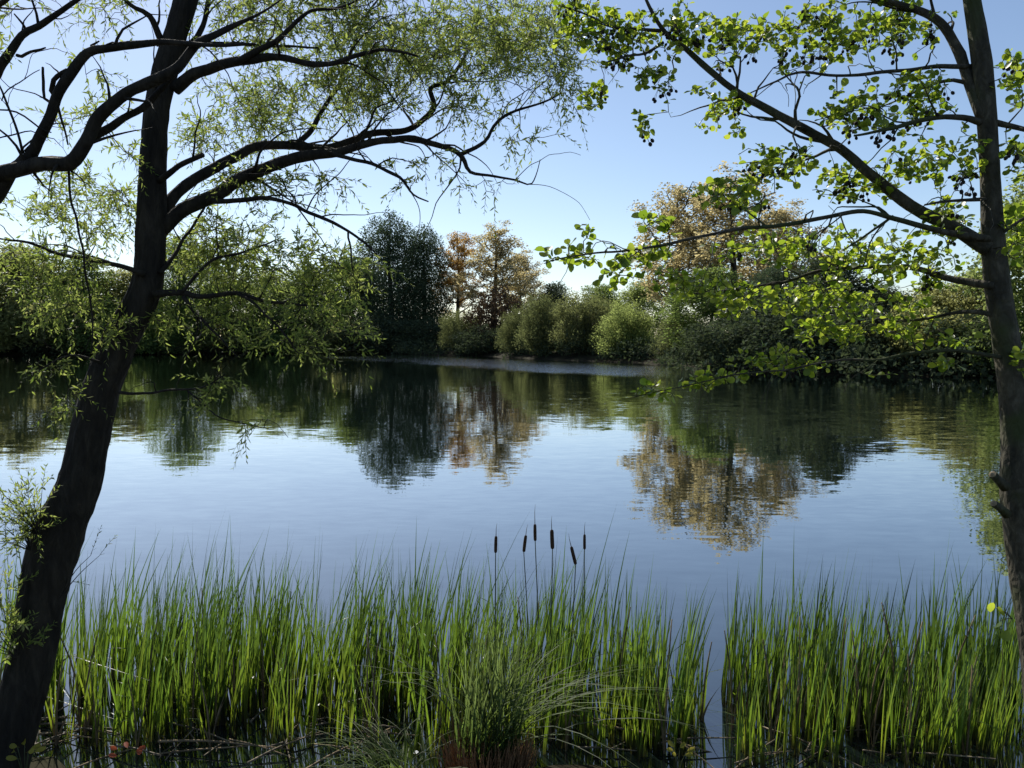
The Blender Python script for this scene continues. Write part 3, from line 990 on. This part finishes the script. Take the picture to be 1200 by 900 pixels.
for a in [(300, 20, 110, 90, 5.0, .7, 110), (420, 40, 110, 90, 5.0, .9, 190), (530, 50, 110, 80, 5.2, .8, 220), (610, 40, 80, 80, 5.2, .7, 170), (660, 90, 45, 60, 4.9, .3, 30),
          (420, 105, 110, 50, 5.1, .6, 120), (300, 130, 75, 50, 5.1, .6, 90), (560, 120, 60, 35, 5.0, .3, 24), (240, 170, 45, 45, 5.0, .4, 30), (350, 215, 80, 22, 4.6, .3, 20),
          (230, 285, 50, 45, 4.8, .4, 60), (300, 295, 85, 50, 4.7, .4, 120), (385, 330, 55, 50, 4.5, .3, 55), (340, 380, 65, 40, 4.25, .2, 36), (270, 350, 60, 40, 4.4, .25, 40), (270, 215, 60, 30, 4.7, .3, 30), (420, 380, 22, 35, 4.1, .15, 8), (210, 370, 40, 30, 4.4, .3, 16),
          (245, 450, 30, 16, 4.05, .1, 9), (225, 468, 45, 10, 4.05, .1, 6), (300, 495, 25, 8, 3.95, .08, 5), (60, 430, 28, 14, 4.15, .1, 8), (90, 470, 22, 20, 4.2, .1, 5),
          (90, 350, 60, 45, 4.3, .3, 44), (50, 300, 60, 45, 4.3, .3, 44), (130, 250, 42, 45, 4.7, .4, 34), (60, 240, 60, 30, 4.6, .4, 26), (125, 380, 30, 30, 4.3, .2, 12),
          (570, 215, 35, 15, 4.65, .1, 5), (500, 190, 50, 18, 4.6, .15, 8), (470, 215, 25, 12, 4.5, .1, 4), (420, 310, 30, 20, 4.2, .1, 5), (200, -40, 120, 60, 4.8, .6, 50), (430, -60, 200, 60, 5.2, .8, 100),
          (630, 160, 40, 20, 4.85, .1, 7), (130, 20, 40, 25, 4.5, .2, 10)]:
    tg += mass(*a)
W.fork(4.2, .6, .22)
W.finish(M_WBARK, tg, willow_leaves(1.9, .041), M_WLEAF)


def sprout(tree, x, y, d, rx, ry, n, lean, part='sprout', mat=M_WLEAF, dens=1.0, size=.032, back=.05):
    g, lg = Geo(), Geo()
    b0 = px(x, y, d)
    fn = willow_leaves(dens, size, .1)
    for k in range(n):
        q = px(x + lean[0] + rng.normal() * rx, y + lean[1] + rng.normal() * ry, d + rng.normal() * back)
        mid = (b0 + q) / 2 + (0, 0, .03 * rng.random())
        C = catmull([(*b0, .003), (*mid, .002), (*q, .001)], .03)
        tube(g, C, 4, cap=False)
        fn(g, lg, C[:, :3], np.linalg.norm(q - b0))
    o = obj(part, g.mesh(part, M_WBARK, True, tree.base), tree.root)
    obj('foliage', lg.mesh('foliage', mat, True, tree.base), o)


sprout(W, 46, 628, 4.17, 15, 15, 26, (-18, -26), size=.036, dens=2.2)
sprout(W, 36, 645, 4.17, 12, 9, 14, (-18, -18), size=.036, dens=2)
sprout(W, 20, 770, 4.1, 18, 30, 20, (-16, -28), size=.045, dens=2)
sprout(W, 70, 700, 4.1, 6, 5, 2, (38, -45), size=.025, dens=1)

MASS_K = 1.5
# --- the second willow, trunk outside the left edge
V = Tree('willow_tree', px(-150, 930, 4.0), 'neighbour willow reaching in from beyond the left edge with bare twisted limbs')
V.limb([(-160, 990, 36), (-150, 930, 32), (-130, 760, 29), (-115, 560, 26), (-100, 400, 24), (-85, 290, 21), (-72, 200, 15), (-66, 110, 12), (-70, 0, 9), (-80, -140, 5)], 4.0, 4.2, 'trunk', 24, .1, ridge=.08)
V.limb([(-84, 260, 12), (-45, 225, 11), (0, 205, 10.5), (50, 193, 10), (80, 190, 10), (97, 170, 9), (117, 135, 8), (150, 110, 7.5), (185, 92, 7), (207, 78, 6.5), (227, 53, 5.5), (255, 40, 4.4), (282, 28, 3), (298, 20, 2.0), (325, 4, 1.2), (350, -18, .6)], 4.1, 4.05, bow=-.15)
V.limb([(93, 182, 6), (112, 160, 5.5), (140, 143, 5), (165, 125, 4.5), (183, 108, 4), (206, 82, 2.5)], 4.0, 4.05, new=False, sides=8)
V.limb([(-80, 250, 10), (-20, 238, 9), (2, 222, 8.5), (15, 200, 8), (37, 180, 7.5), (60, 133, 7), (83, 92, 6.5), (103, 65, 6), (120, 59, 5.5), (150, 53, 5), (185, 50, 4.2), (230, 50, 3), (300, 51, 1.8)], 4.15, 3.9, bow=-.1)
V.limb([(68, 117, 3.6), (62, 104, 3.4), (65, 92, 3.2), (75, 84, 3), (81, 80, 2.4)], 3.98, 3.9, new=False, sides=7)
V.limb([(62, 122, 2.2), (53, 117, 2), (53, 98, 2), (53, 80, 1.6)], 3.98, 3.9, new=False, sides=6)
V.limb([(109, 61, 2.6), (109, 52, 2), (118, 46, 1)], 3.93, 3.9, new=False, sides=6)
V.limb([(-66, 150, 8), (-10, 97, 6.5), (5, 75, 6), (27, 42, 5), (45, 30, 4.5), (65, 18, 3.8), (85, 4, 3.2), (110, -12, 2.2)], 4.15, 4.0)
V.limb([(31, 36, 2), (26, 28, 1.6), (16, 16, 1)], 4.05, 4.0, new=False, sides=5)
V.limb([(20, 65, 2.2), (35, 59, 1.8), (50, 53, 1)], 4.05, 3.95, new=False, sides=5)
V.limb([(-70, 50, 5), (-20, 20, 4), (5, 3, 3.2), (20, -10, 2)], 4.15, 4.0)
V.limb([(27, 180, 2), (14, 140, 1.6), (0, 103, 1.2), (-12, 90, .8)], 3.98, 3.85, sides=5)
V.limb([(-8, 128, 1), (20, 132, 1.2), (45, 148, 1.2), (60, 155, .8)], 3.9, 3.95, new=False, sides=5)
V.limb([(-8, 165, .8), (15, 158, 1), (38, 152, .8), (55, 160, .5)], 3.9, 3.9, new=False, sides=5)
V.limb([(2, 118, .8), (20, 102, .8), (48, 86, .5)], 3.88, 3.8, new=False, sides=4)
V.limb([(80, 190, 1.8), (83, 240, 1.6), (100, 310, 1.4), (110, 370, 1.2), (111, 414, .8)], 4.0, 4.1, sides=5)
V.limb([(66, 118, 1.8), (76, 150, 1.4), (80, 168, 1)], 3.98, 4.0, sides=5)
tg = []
for a in [(60, 10, 50, 18, 4.1, .2, 10), (10, 20, 30, 25, 4.2, .3, 9), (110, 130, 28, 20, 4.3, .2, 9), (110, 85, 22, 14, 4.1, .15, 4), (150, 165, 22, 25, 4.3, .2, 9), (60, 205, 60, 16, 4.3, .3, 18),
          (95, 290, 25, 50, 4.2, .2, 16), (0, 240, 40, 30, 4.2, .2, 12), (75, 140, 20, 14, 4.2, .2, 5), (-30, 60, 40, 60, 4.1, .3, 20)]:
    tg += mass(*a)
V.fork(5.0, .34, .2)
V.finish(M_WBARK, tg, willow_leaves(1.6, .041), M_WLEAF)

# --- the alder at the right
WOB = .6
MASS_K, PULL = 3.1, .3
AD = 3.3
abase = px(1235, 1010, 3.35)
A = Tree('alder_tree', abase, 'alder at the right edge with round bright leaves, dark cones and pale trunk')
A.limb([(1238, 1075, 40), (1235, 1010, 36), (1238, 900, 33), (1228, 800, 30), (1221, 750, 28), (1213, 700, 27), (1203, 640, 26), (1196, 578, 25), (1192, 507, 20), (1185, 440, 17.5), (1175, 373, 17), (1168, 330, 16.5), (1164, 285, 14.5),
        (1160, 200, 12.5), (1156, 133, 12.5), (1150, 67, 12.5), (1139, 0, 11), (1128, -70, 9), (1120, -160, 6.5), (1110, -260, 3)], 3.35, 3.5, 'trunk', 40, .06, thick=.85, ridge=.05)
A.limb([(1158, 292, 11), (1120, 268, 9.5), (1083, 250, 8.5), (1050, 230, 7.8), (1017, 200, 7.2), (987, 175, 6.6), (950, 155, 6.2), (920, 138, 5.8), (890, 122, 5.4), (863, 107, 5), (835, 87, 4.5), (815, 70, 4), (800, 55, 3.6), (777, 37, 3), (760, 7, 2.4), (750, -20, 1.6)], 3.42, 3.9, thick=.82)
A.limb([(777, 50, 2.2), (757, 62, 1.8), (735, 64, 1.4), (712, 72, .8)], 3.86, 3.7, new=False, sides=6)
A.limb([(775, 36, 2.4), (740, 34, 2), (720, 33, 1.8), (690, 20, 1.2), (660, 10, .8)], 3.88, 4.0, new=False, sides=6)
A.limb([(1152, 140, 8.5), (1145, 120, 7.8), (1133, 83, 7), (1120, 53, 6.4), (1107, 30, 5.8), (1087, 15, 5.2), (1057, 5, 4.4), (1030, -1, 3.6), (990, -12, 2.4)], 3.45, 3.7)
A.limb([(1152, 145, 4.5), (1130, 138, 4), (1100, 138, 3.4), (1060, 147, 2.8), (1033, 152, 2.2), (1000, 158, 1.4)], 3.45, 3.2, sides=7)
A.limb([(1160, 142, 4.5), (1178, 147, 3.8), (1210, 154, 3), (1260, 160, 1.8)], 3.45, 3.4, sides=7)
A.limb([(1140, 78, 3.4), (1100, 79, 3), (1073, 82, 2.6), (1033, 85, 2.3), (987, 87, 2), (933, 86, 1.7), (910, 97, 1.3), (880, 111, .8)], 3.5, 3.3, sides=6)
A.limb([(1160, 280, 4.5), (1097, 270, 3.8), (1053, 257, 3.4), (1013, 247, 3), (967, 253, 2.8), (917, 262, 2.6), (867, 268, 2.4), (833, 274, 2.2), (800, 282, 2), (750, 290, 1.7), (717, 295, 1.4), (667, 302, 1), (638, 311, .6)], 3.4, 2.75)
A.limb([(1164, 233, 2.8), (1133, 233, 2.4), (1110, 236, 1.9), (1083, 241, 1.2)], 3.45, 3.3, sides=6)
A.limb([(1165, 335, 5.5), (1117, 327, 4.4), (1073, 315, 3.6), (1033, 313, 3), (1000, 315, 2.6), (960, 317, 2.2), (917, 330, 1.8), (867, 338, 1.4), (827, 343, .9), (780, 345, .5)], 3.4, 4.3)
A.limb([(1172, 372, 3.6), (1153, 368, 3), (1117, 368, 2.4), (1067, 376, 1.6), (1030, 372, 1)], 3.4, 3.8, sides=6)
A.limb([(1183, 420, 3.4), (1163, 417, 2.8), (1117, 412, 2.3), (1073, 415, 2), (1027, 421, 1.8), (987, 420, 1.5), (947, 428, 1.3), (917, 435, 1.1), (867, 440, .9), (833, 447, .8), (790, 455, .7), (738, 466, .5)], 3.4, 3.6)
A.limb([(1047, 253, 1.8), (1015, 275, 1.5), (987, 293, 1)], 3.37, 3.5, sides=5)
A.limb([(1172, 275, 2.8), (1190, 264, 2.4), (1215, 250, 1.6)], 3.42, 3.5, sides=6)
STUBS = [((1178, 571), (1170, 563), (1165, 557), 5.2), ((1180, 603), (1171, 597), (1164, 592), 4.8)]
for (a0, a1, a2, rr) in STUBS:
    A.limb([(*a0, rr * 1.3), (*a1, rr), (*a2, rr * .95)], 3.33, 3.29, 'stub', 11, .12)
tg = []
for a in [(1040, 30, 90, 40, 3.7, .4, 34), (950, 45, 70, 50, 3.7, .3, 34), (870, 40, 60, 45, 3.8, .3, 26), (800, 30, 50, 40, 3.8, .25, 26), (725, 45, 55, 45, 3.9, .2, 44), (680, 20, 40, 40, 4.0, .2, 26), (765, 90, 40, 25, 3.75, .15, 12), (755, 140, 22, 22, 3.7, .1, 6), (690, 110, 22, 25, 3.9, .1, 8),
          (840, 130, 45, 35, 3.8, .2, 14), (920, 190, 70, 35, 3.6, .3, 20), (1010, 130, 60, 40, 3.5, .25, 22), (1080, 110, 45, 45, 3.5, .25, 20), (1080, 190, 55, 40, 3.5, .2, 18), (1000, 215, 60, 30, 3.6, .2, 18), (1110, 260, 45, 35, 3.5, .2, 16),
          (860, 225, 60, 30, 3.4, .3, 20), (900, 290, 80, 30, 3.6, .4, 25), (1000, 290, 80, 35, 3.7, .3, 25), (1080, 310, 60, 40, 3.6, .3, 26), (960, 350, 100, 35, 4.0, .35, 42), (870, 345, 70, 35, 4.1, .3, 34), (1060, 370, 60, 35, 3.7, .2, 20), (970, 390, 70, 25, 3.9, .3, 20),
          (800, 330, 50, 25, 3.9, .3, 16), (765, 300, 40, 22, 2.95, .1, 14), (690, 300, 45, 20, 2.85, .08, 12), (720, 325, 25, 14, 2.9, .08, 5), (650, 300, 14, 16, 2.8, .05, 3), (690, 270, 14, 14, 2.85, .05, 3), (770, 260, 22, 14, 2.95, .08, 6),
          (900, 420, 55, 20, 3.7, .15, 14), (830, 445, 45, 14, 3.65, .1, 11), (770, 458, 28, 10, 3.6, .08, 8), (950, 425, 40, 12, 3.6, .1, 8), (1035, 440, 14, 14, 3.4, .06, 2), (1110, 425, 30, 10, 3.4, .1, 4),
          (1185, 90, 22, 45, 3.5, .2, 12), (1195, 180, 20, 40, 3.4, .2, 8), (1190, 280, 20, 55, 3.5, .2, 14), (1195, 420, 12, 25, 3.3, .1, 5), (1130, 180, 30, 40, 3.4, .15, 9), (1100, 400, 60, 15, 3.5, .15, 6), (1000, -50, 180, 40, 3.8, .4, 40), (760, -40, 90, 30, 3.9, .3, 24)]:
    tg += mass(*a)
CONES = {}


def cones(tree, li, C, L):
    p = C[-1]
    hi = p[2] > CAM_H + .55
    if rng.random() > (.12 if hi else .02): return
    CONES.setdefault(li, []).append(C[int(len(C) * .6)])


A.fork(6.5, .42, .1, 4)
A.finish(M_ABARK, tg, alder_leaves(4, .031), M_ALEAF, r0=.0055, cone_fn=cones)


def cone_cluster(branch, p, tree):
    g = Geo()
    for k in range(int(rng.integers(3, 8))):
        L = .03 + .03 * rng.random()
        d = unit(np.array((rng.normal() * .5, rng.normal() * .5, -1)))
        e = p + d * L
        tube(g, [(*p, .0008), (*e, .0008)], 4, cap=False)
        c = .008 + .003 * rng.random()
        rows = [(*(e + d * c * 2 * u), c * .78 * math.sqrt(max(0.02, 1 - (2 * u - 1) ** 2)) * (1 + .12 * ((i % 2) * 2 - 1))) for i, u in enumerate(np.linspace(0, 1, 7))]
        tube(g, rows, 7, .15, 20)
    obj('cone_cluster', g.mesh('cone_cluster', M_CONE, True, tree.base), branch)


for li, ps in CONES.items():
    for p in ps: cone_cluster(A.limbs[li][3], p, A)
M_CUT = plain('cut_wood', (.16, .12, .07), (.30, .24, .15), 0.8, 40)
k = 0
for lb in A.limbs:
    if lb[0] != 'stub': continue
    C = lb[2][0]
    d = unit(C[-1, :3] - C[-3, :3])
    g = Geo()
    e = C[-1, :3] + d * C[-1, 3] * .62
    tube(g, [(*(e - d * .004), C[-1, 3] * .9), (*e, C[-1, 3] * .92), (*(e + d * .0008), C[-1, 3] * .6)], 14, .06, 20)
    obj('cut_face', g.mesh('cut_face', M_CUT, False, abase), lb[3])
# small leafy shoot low on the alder trunk
g, lg = Geo(), Geo()
b0 = px(1186, 725, 3.3)
for q in ((1166, 712), (1172, 728), (1180, 738), (1176, 716)):
    e = px(*q, 3.28)
    tube(g, catmull([(*b0, .002), (*((b0 + e) / 2 + (0, 0, .006)), .0016), (*e, .001)], .02), 4, cap=False)
    leaves(lg, [e], [e - b0 + (0, -.02, -.03)], [unit(rng.normal(size=3) + (0, -1, .4))], [.05], [.042], ALD_T, ALD_Q, ALD_R)
o = obj('sprout', g.mesh('sprout', M_ABARK, True, abase), A.root)
obj('foliage', lg.mesh('foliage', M_ALEAF, True, abase), o)


# ------------------------------------------------------------------ cattail bed
def blade(g, p, hgt, wid, lean, az, bend=.3, twist=0.6, segs=7, fold=.25, kink=None):
    """One strap leaf: lean (dx,dy) at the tip, edge direction az."""
    tt = np.linspace(0, 1, segs)
    c = np.zeros((segs, 3))
    c[:, 0] = p[0] + lean[0] * tt ** (1 + bend * 2)
    c[:, 1] = p[1] + lean[1] * tt ** (1 + bend * 2)
    c[:, 2] = p[2] + hgt * tt
    if kink:                 # blade snapped over part-way up
        k, kx, ky = kink
        o_ = np.clip(tt - k, 0, None) * hgt
        c[:, 0] += o_ * kx; c[:, 1] += o_ * ky; c[:, 2] -= o_ * 1.25
    wd = wid * np.minimum(1, (1 - tt) * 1.8 + .02) * np.minimum(1, .55 + tt * 2) * .5
    a = az + twist * tt
    s = np.column_stack([np.cos(a), np.sin(a), 0 * a])
    n = np.column_stack([-np.sin(a), np.cos(a), 0 * a])
    V = np.stack([c - s * wd[:, None], c + n * (wd * fold)[:, None], c + s * wd[:, None]], 1).reshape(-1, 3)
    i = np.arange(segs - 1) * 3
    q = np.concatenate([np.stack([i, i + 1, i + 4, i + 3], 1), np.stack([i + 1, i + 2, i + 5, i + 4], 1)])
    g.add(V, q)


def shoot(g, r, x=0., y=0., H=.85, n=None, lean=.1):
    n = n or int(r.integers(3, 5))
    fan = r.random() * math.pi
    tilt = np.array((lean * (.9 + r.normal() * .9), r.normal() * .07))
    for k in range(n):
        u = (k - (n - 1) / 2) / n
        h = H * (1 - .5 * abs(u)) * (.58 + .55 * r.random())
        ln = tilt * h + np.array((math.cos(fan), math.sin(fan))) * u * .22 * h + r.normal(size=2) * .035
        b0 = (x + math.cos(fan) * u * .035, y + math.sin(fan) * u * .035, -.12)
        blade(g, b0, h + .12, .0095 + .008 * r.random(), ln, r.random() * 6.28, .2 + .3 * r.random(), r.normal() * .8, segs=8,
              kink=(.35 + .4 * r.random(), r.normal() * .8, r.normal() * .5) if r.random() < .075 else None)


def bed_depth(x):
    """front and back edge of the cattail bed at photo column x"""
    f = 4.55 if x < 400 else (4.42 if x < 840 else 4.32)
    bk = 5.7 if x < 700 else (5.55 if x < 845 else 5.5)
    return f, bk


def bed_point(r):
    while True:
        x = r.uniform(-40, 1260)
        if r.random() < 1.05 * math.exp(-((x - 840) / 15) ** 4): continue
        if x < 120 and r.random() < .45: continue
        f, bk = bed_depth(x)
        D = f + (bk - f) * r.random() ** .85
        cl = noise.noise(Vector((x * .021, D * 2.2, 3.3)))
        if cl < -.12 and r.random() < .6: continue
        if 760 < x < 830 and D > 5.2 and r.random() < .6: continue
        return x, (x - 600) / F * D, D


r = np.random.default_rng(21)
variants = []
for k in range(14):
    g = Geo()
    shoot(g, r, H=.84 + .12 * r.random(), lean=.13)
    variants.append(g.mesh('cattail', M_REED, True))
# heights follow the bed: taller at the middle left, lower to the right
spots = sorted((bed_point(r) for _ in range(1150)), key=lambda q: q[2])
for k, (xp, X, D) in enumerate(spots[:300]):
    o = obj('cattail', variants[k % 14], None, (X, D, 0.0))
    s = (.78 + .42 * r.random()) * (1.0 if xp < 700 else .88)
    if D < 4.8: s *= .82
    o.scale = (s, s, s)
    o.rotation_euler = (0, 0, r.normal() * .5)
    if xp < 150: lab = 'young green cattail shoot standing in shallow water near the foot of the willow'
    elif xp < 840: lab = 'young green cattail shoot in the dense bed between the willow and the narrow water gap'
    else: lab = 'young green cattail shoot in the bed between the narrow water gap and the alder'
    tag(o, lab, 'cattail', 'cattail shoots at the front of the reed bed')
g = Geo()
for (xp, X, D) in spots[300:]:
    shoot(g, r, X, D, (.72 + .4 * r.random()) * (1.0 if xp < 700 else .93), lean=.13 if xp < 700 else .08)
tag(obj('cattail_bed', g.mesh('cattail_bed', M_REED, True)), 'dense green cattail leaves at the back of the reed bed', 'reed bed', kind='stuff')

# last year's brown stalks standing among the shoots
BROWN = []
for k in range(3):
    g = Geo()
    h = .45 + .1 * k
    tube(g, catmull([(0, 0, -.1, .006), (.02, 0, h * .5, .0055), (.05 + .03 * k, .02, h, .003)], .1), 6)
    for j in range(2):
        blade(g, (0, 0, -.08), h * (.7 + .2 * j), .012, (.12 * (1 - 2 * j), .03), j * 1.3, .5, 1.2)
    BROWN.append(g.mesh('dead_stalk', M_OLDREED, True))
for k in range(110):
    xp, X, D = bed_point(r)
    if D > 5.2: D -= .5; X = (xp - 600) / F * D
    o = obj('dead_stalk', BROWN[k % 3], None, (X, D, 0))
    s = .7 + .5 * r.random(); o.scale = (s, s, s); o.rotation_euler = (0, 0, r.random() * 6.28)
    tag(o, 'brown dead cattail stalk standing among the green shoots', 'dead stalk', 'brown stalks among the cattails')

# flowering cattails with dark seed heads
HEADS = [(581, 638, 20, 'leftmost', 0), (615, 637, 20, '', 0), (627, 624, 20, '', 0), (647, 632, 23, '', 0), (672, 651, 22, '', 0), (685, 635, 18, '', 0)]
HL = ['brown cattail seed head on tall stem, leftmost of the six, set apart from the others',
      'cattail seed head close left of the highest one, slightly tilted',
      'highest cattail seed head of the six, with longest bare spike above it',
      'longest thick cattail seed head, just right of the highest one',
      'lowest cattail seed head, tilted, beside the rightmost one',
      'rightmost cattail seed head of the six, upright with a pale tip']
for k, (x, y, ln, _a, _b) in enumerate(HEADS):
    D = 5.0 + .12 * ((k * 3) % 4)
    c = px(x, y, D); L = ln * D / F
    til = (.25 if k == 4 else (-.12 if k == 1 else rng.normal() * .03))
    up = unit(np.array((-til, 0, 1.0)))
    base = np.array((c[0] + .05 * rng.normal() - .04, c[1], 0.0))
    root = tag(empty('cattail_flower', base), HL[k], 'cattail', 'cattails with seed heads')
    lo, hi = c - up * L / 2, c + up * L / 2
    g = Geo()
    tube(g, catmull([(0, 0, -.12, .005), (*((lo - base) * .5 + (.012, 0, 0)), .0042), (*(lo - base), .0032)], .08), 6)
    obj('stem', g.mesh('stem', M_STEM), root)
    g = Geo()
    rr = (.0098, .0106, .0102, .0122, .0104, .0092)[k]
    prof = [(0, .45), (.04, .9), (.15, 1), (.5, 1.04), (.85, 1), (.96, .85), (1, .3)]
    tube(g, [(*(lo - base + up * L * u), rr * f) for u, f in prof], 14, .14, 40)
    obj('seed_head', g.mesh('seed_head', M_HEAD), root)
    g = Geo()
    sp = (.13 if k == 2 else .07 + .03 * rng.random())
    tube(g, [(*(hi - base), .0026), (*(hi - base + up * sp * .6), .0016), (*(hi - base + up * sp + (.004, 0, 0)), .0007)], 5)
    obj('spike', g.mesh('spike', M_STRAW), root)
    for j in range(3):
        g = Geo()
        h = (lo - base)[2] * (.72 + .14 * j)
        blade(g, (0.008 * (j - 1), 0, -.1), h, .011, (.08 * (j - 1) + .03, .02), .4 + j, .4, .6, 8)
        obj('leaf', g.mesh('leaf', M_REED), root)

# ------------------------------------------------------------------ sedge tussock at the water's edge
tb = px(572, 905, 4.42); tb[2] = 0.02
root = tag(empty('sedge_tussock', tb), 'grey-green sedge tussock arching out over its rusty brown base at the water edge', 'sedge')
g = Geo()


def arch(g, p, az, L, rise, wid, r, droop):
    """thin arching sedge blade"""
    segs = 9
    tt = np.linspace(0, 1, segs)
    out = L * (tt ** 1.25)
    z = rise * (tt - droop * tt ** 2.4)
    c = np.column_stack([p[0] + math.cos(az) * out, p[1] + math.sin(az) * out, p[2] + z])
    c += np.cumsum(r.normal(size=(segs, 3)) * .004, 0)
    s = unit(np.cross(np.gradient(c, axis=0), (0.2 * r.normal(), 0.2 * r.normal(), 1)))
    n = np.array((0, 0, 1.0))
    wd = wid * np.minimum(1, (1 - tt) * 1.6 + .03) * .5
    V = np.stack([c - s * wd[:, None], c - n * (wd * .5)[:, None], c + s * wd[:, None]], 1).reshape(-1, 3)
    i = np.arange(segs - 1) * 3
    g.add(V, np.concatenate([np.stack([i, i + 1, i + 4, i + 3], 1), np.stack([i + 1, i + 2, i + 5, i + 4], 1)]))


r = np.random.default_rng(33)
for k in range(170):
    az = r.random() * 6.28
    if r.random() < .45: az = r.normal() * .6
    L = (.05 + .45 * r.random() ** 1.5) * (1.25 if math.cos(az) > .3 else .8)
    rise = 1.12 - .6 * L + .15 * r.normal()
    rad = .13 * math.sqrt(r.random()); a2 = r.random() * 6.28
    arch(g, (math.cos(a2) * rad * 1.3, math.sin(a2) * rad, .06), az, L, max(.25, rise), .007 + .004 * r.random(), r, .25 + .35 * r.random() * L / .5)
for k in range(34):       # long blades swung to the right, a few to the left
    right = k < 24
    az = (r.normal() * .35) if right else (math.pi + r.normal() * .4)
    L = (.8 + .6 * r.random()) if right else (.5 + .35 * r.random())
    arch(g, (r.normal() * .07, r.normal() * .05, .06), az, L, .85 + .3 * r.random(), .009, r, .45 + .35 * r.random())
obj('leaf_blades', g.mesh('leaf_blades', M_SEDGE, True), root)
g = Geo()
for k in range(420):
    a, rad = r.random() * 6.28, .17 * math.sqrt(r.random())
    p = np.array((math.cos(a) * rad * 1.25, math.sin(a) * rad - .06, -.05))
    e = p + (math.cos(a) * .05 + r.normal() * .03, math.sin(a) * .05 + r.normal() * .03, .16 + .14 * r.random())
    tube(g, [(*p, .004), (*((p + e) / 2 + r.normal(size=3) * .008), .0035), (*e, .0015)], 4, cap=False)
obj('base', g.mesh('base', M_FIBRE, True), root)

# a lower tussock of long pale blades at its left foot
tb2 = px(470, 930, 4.2); tb2[2] = 0.03
root = tag(empty('sedge_tussock', tb2), 'smaller pale-bladed sedge drooping left, in front of the cattails', 'sedge')
g = Geo()
for k in range(90):
    az = math.pi * .85 + r.normal() * .7 if r.random() < .65 else r.random() * 6.28
    arch(g, (r.normal() * .06, r.normal() * .05, 0), az, .2 + .4 * r.random(), .35 + .35 * r.random(), .008, r, .5 + .3 * r.random())
obj('leaf_blades', g.mesh('leaf_blades', M_SEDGE, True), root)
g = Geo()
for k in range(90):
    a, rad = r.random() * 6.28, .08 * math.sqrt(r.random())
    p = np.array((math.cos(a) * rad, math.sin(a) * rad, -.06))
    e = p + (r.normal() * .03, r.normal() * .03, .08 + .08 * r.random())
    tube(g, [(*p, .004), (*e, .0015)], 4, cap=False)
obj('base', g.mesh('base', M_FIBRE, True), root)

# ------------------------------------------------------------------ litter: fallen straw in the shallows
r = np.random.default_rng(44)
LIT = []
for k in range(5):
    g = Geo()
    L = .22 + .09 * k
    C = catmull([(-L / 2, 0, 0, .0055), (-L * .1, .012 * r.normal(), .012, .005), (L / 2, .02 * r.normal(), .0, .003)], .05)
    tube(g, C, 6, .1, 12)
    if k % 2: blade(g, (0, 0, 0), .02, .008, (.1, .06), 1.2, .1, .3)
    LIT.append(g.mesh('fallen_stalk', M_STRAW if k < 4 else M_OLDREED, True))
for k in range(64):
    if k < 46: x, D = r.uniform(15, 470), r.uniform(4.42, 5.0)
    else: x, D = r.uniform(700, 1150), r.uniform(4.4, 4.8)
    X = (x - 600) / F * D
    o = obj('fallen_stalk', LIT[k % 5], None, (X, D, .012 + .06 * r.random() ** 2))
    o.rotation_euler = (r.normal() * .3, r.normal() * .16, r.normal() * .8)
    s = .7 + .6 * r.random(); o.scale = (s, s, s)
    tag(o, 'pale fallen reed stalk lying in the shallows left of the tussock' if k < 46 else 'pale fallen reed stalk lying in the shallows right of the tussock',
        'fallen stalk', 'fallen reed stalks')


def seedling(x, y, d, n, mat, size, label, spread):
    b = px(x, y, d)
    z = float(ground_z(np.array([[b[0], b[1]]]))[0])
    base = np.array((b[0], b[1], max(z, 0.0)))
    root = tag(empty('seedling', base), label, 'seedling')
    g = Geo()
    tips = []
    for k in range(n):
        a = k * 2.4 + 1
        e = (b - base) + np.array((math.cos(a) * spread * (.4 + .6 * k / n), math.sin(a) * spread * .5, r.normal() * spread * .25))
        tube(g, catmull([(0, 0, -.03, .003), (*(e * .5 + (0, 0, .02)), .0024), (*e, .0014)], .03), 5)
        tips.append((e, a))
    obj('stem', g.mesh('stem', M_STEM), root)
    for e, a in tips:
        lg = Geo()
        leaves(lg, [e], [(math.cos(a), math.sin(a) * .4, .25)], [unit(np.array((r.normal() * .4, -.8, .6)))], [size * (.8 + .4 * r.random())], [size * .55], ALD_T, ALD_Q, ALD_R)
        obj('leaf', lg.mesh('leaf', mat), root)


seedling(150, 878, 4.3, 5, M_REDLEAF, .045, 'seedling with orange-red young leaves at the water edge right of the willow foot', .1)
seedling(28, 880, 4.15, 7, M_YELLOWLEAF, .05, 'seedling with yellow-green leaves hard against the willow foot', .06)
seedling(795, 882, 4.4, 6, M_YELLOWLEAF, .045, 'small pale leafy seedling at the water edge right of the sedge tussock', .06)
# white scrap in the litter
g = Geo()
p = px(487, 884, 4.35)
for k in range(5):
    a = k * 1.257
    leaves(g, [(0, 0, .004)], [(math.cos(a), math.sin(a), .5)], [(0, 0, 1)], [.02], [.018], ALD_T[:13], ALD_Q[:6], ALD_R)
tube(g, [(0, 0, -p[2] - .02, .0015), (.004, 0, .0, .0015)], 5)
o = obj('flower', g.mesh('flower', M_WHITE), None, p)
tag(o, 'tiny white flower low among the sedge at the water edge', 'flower')
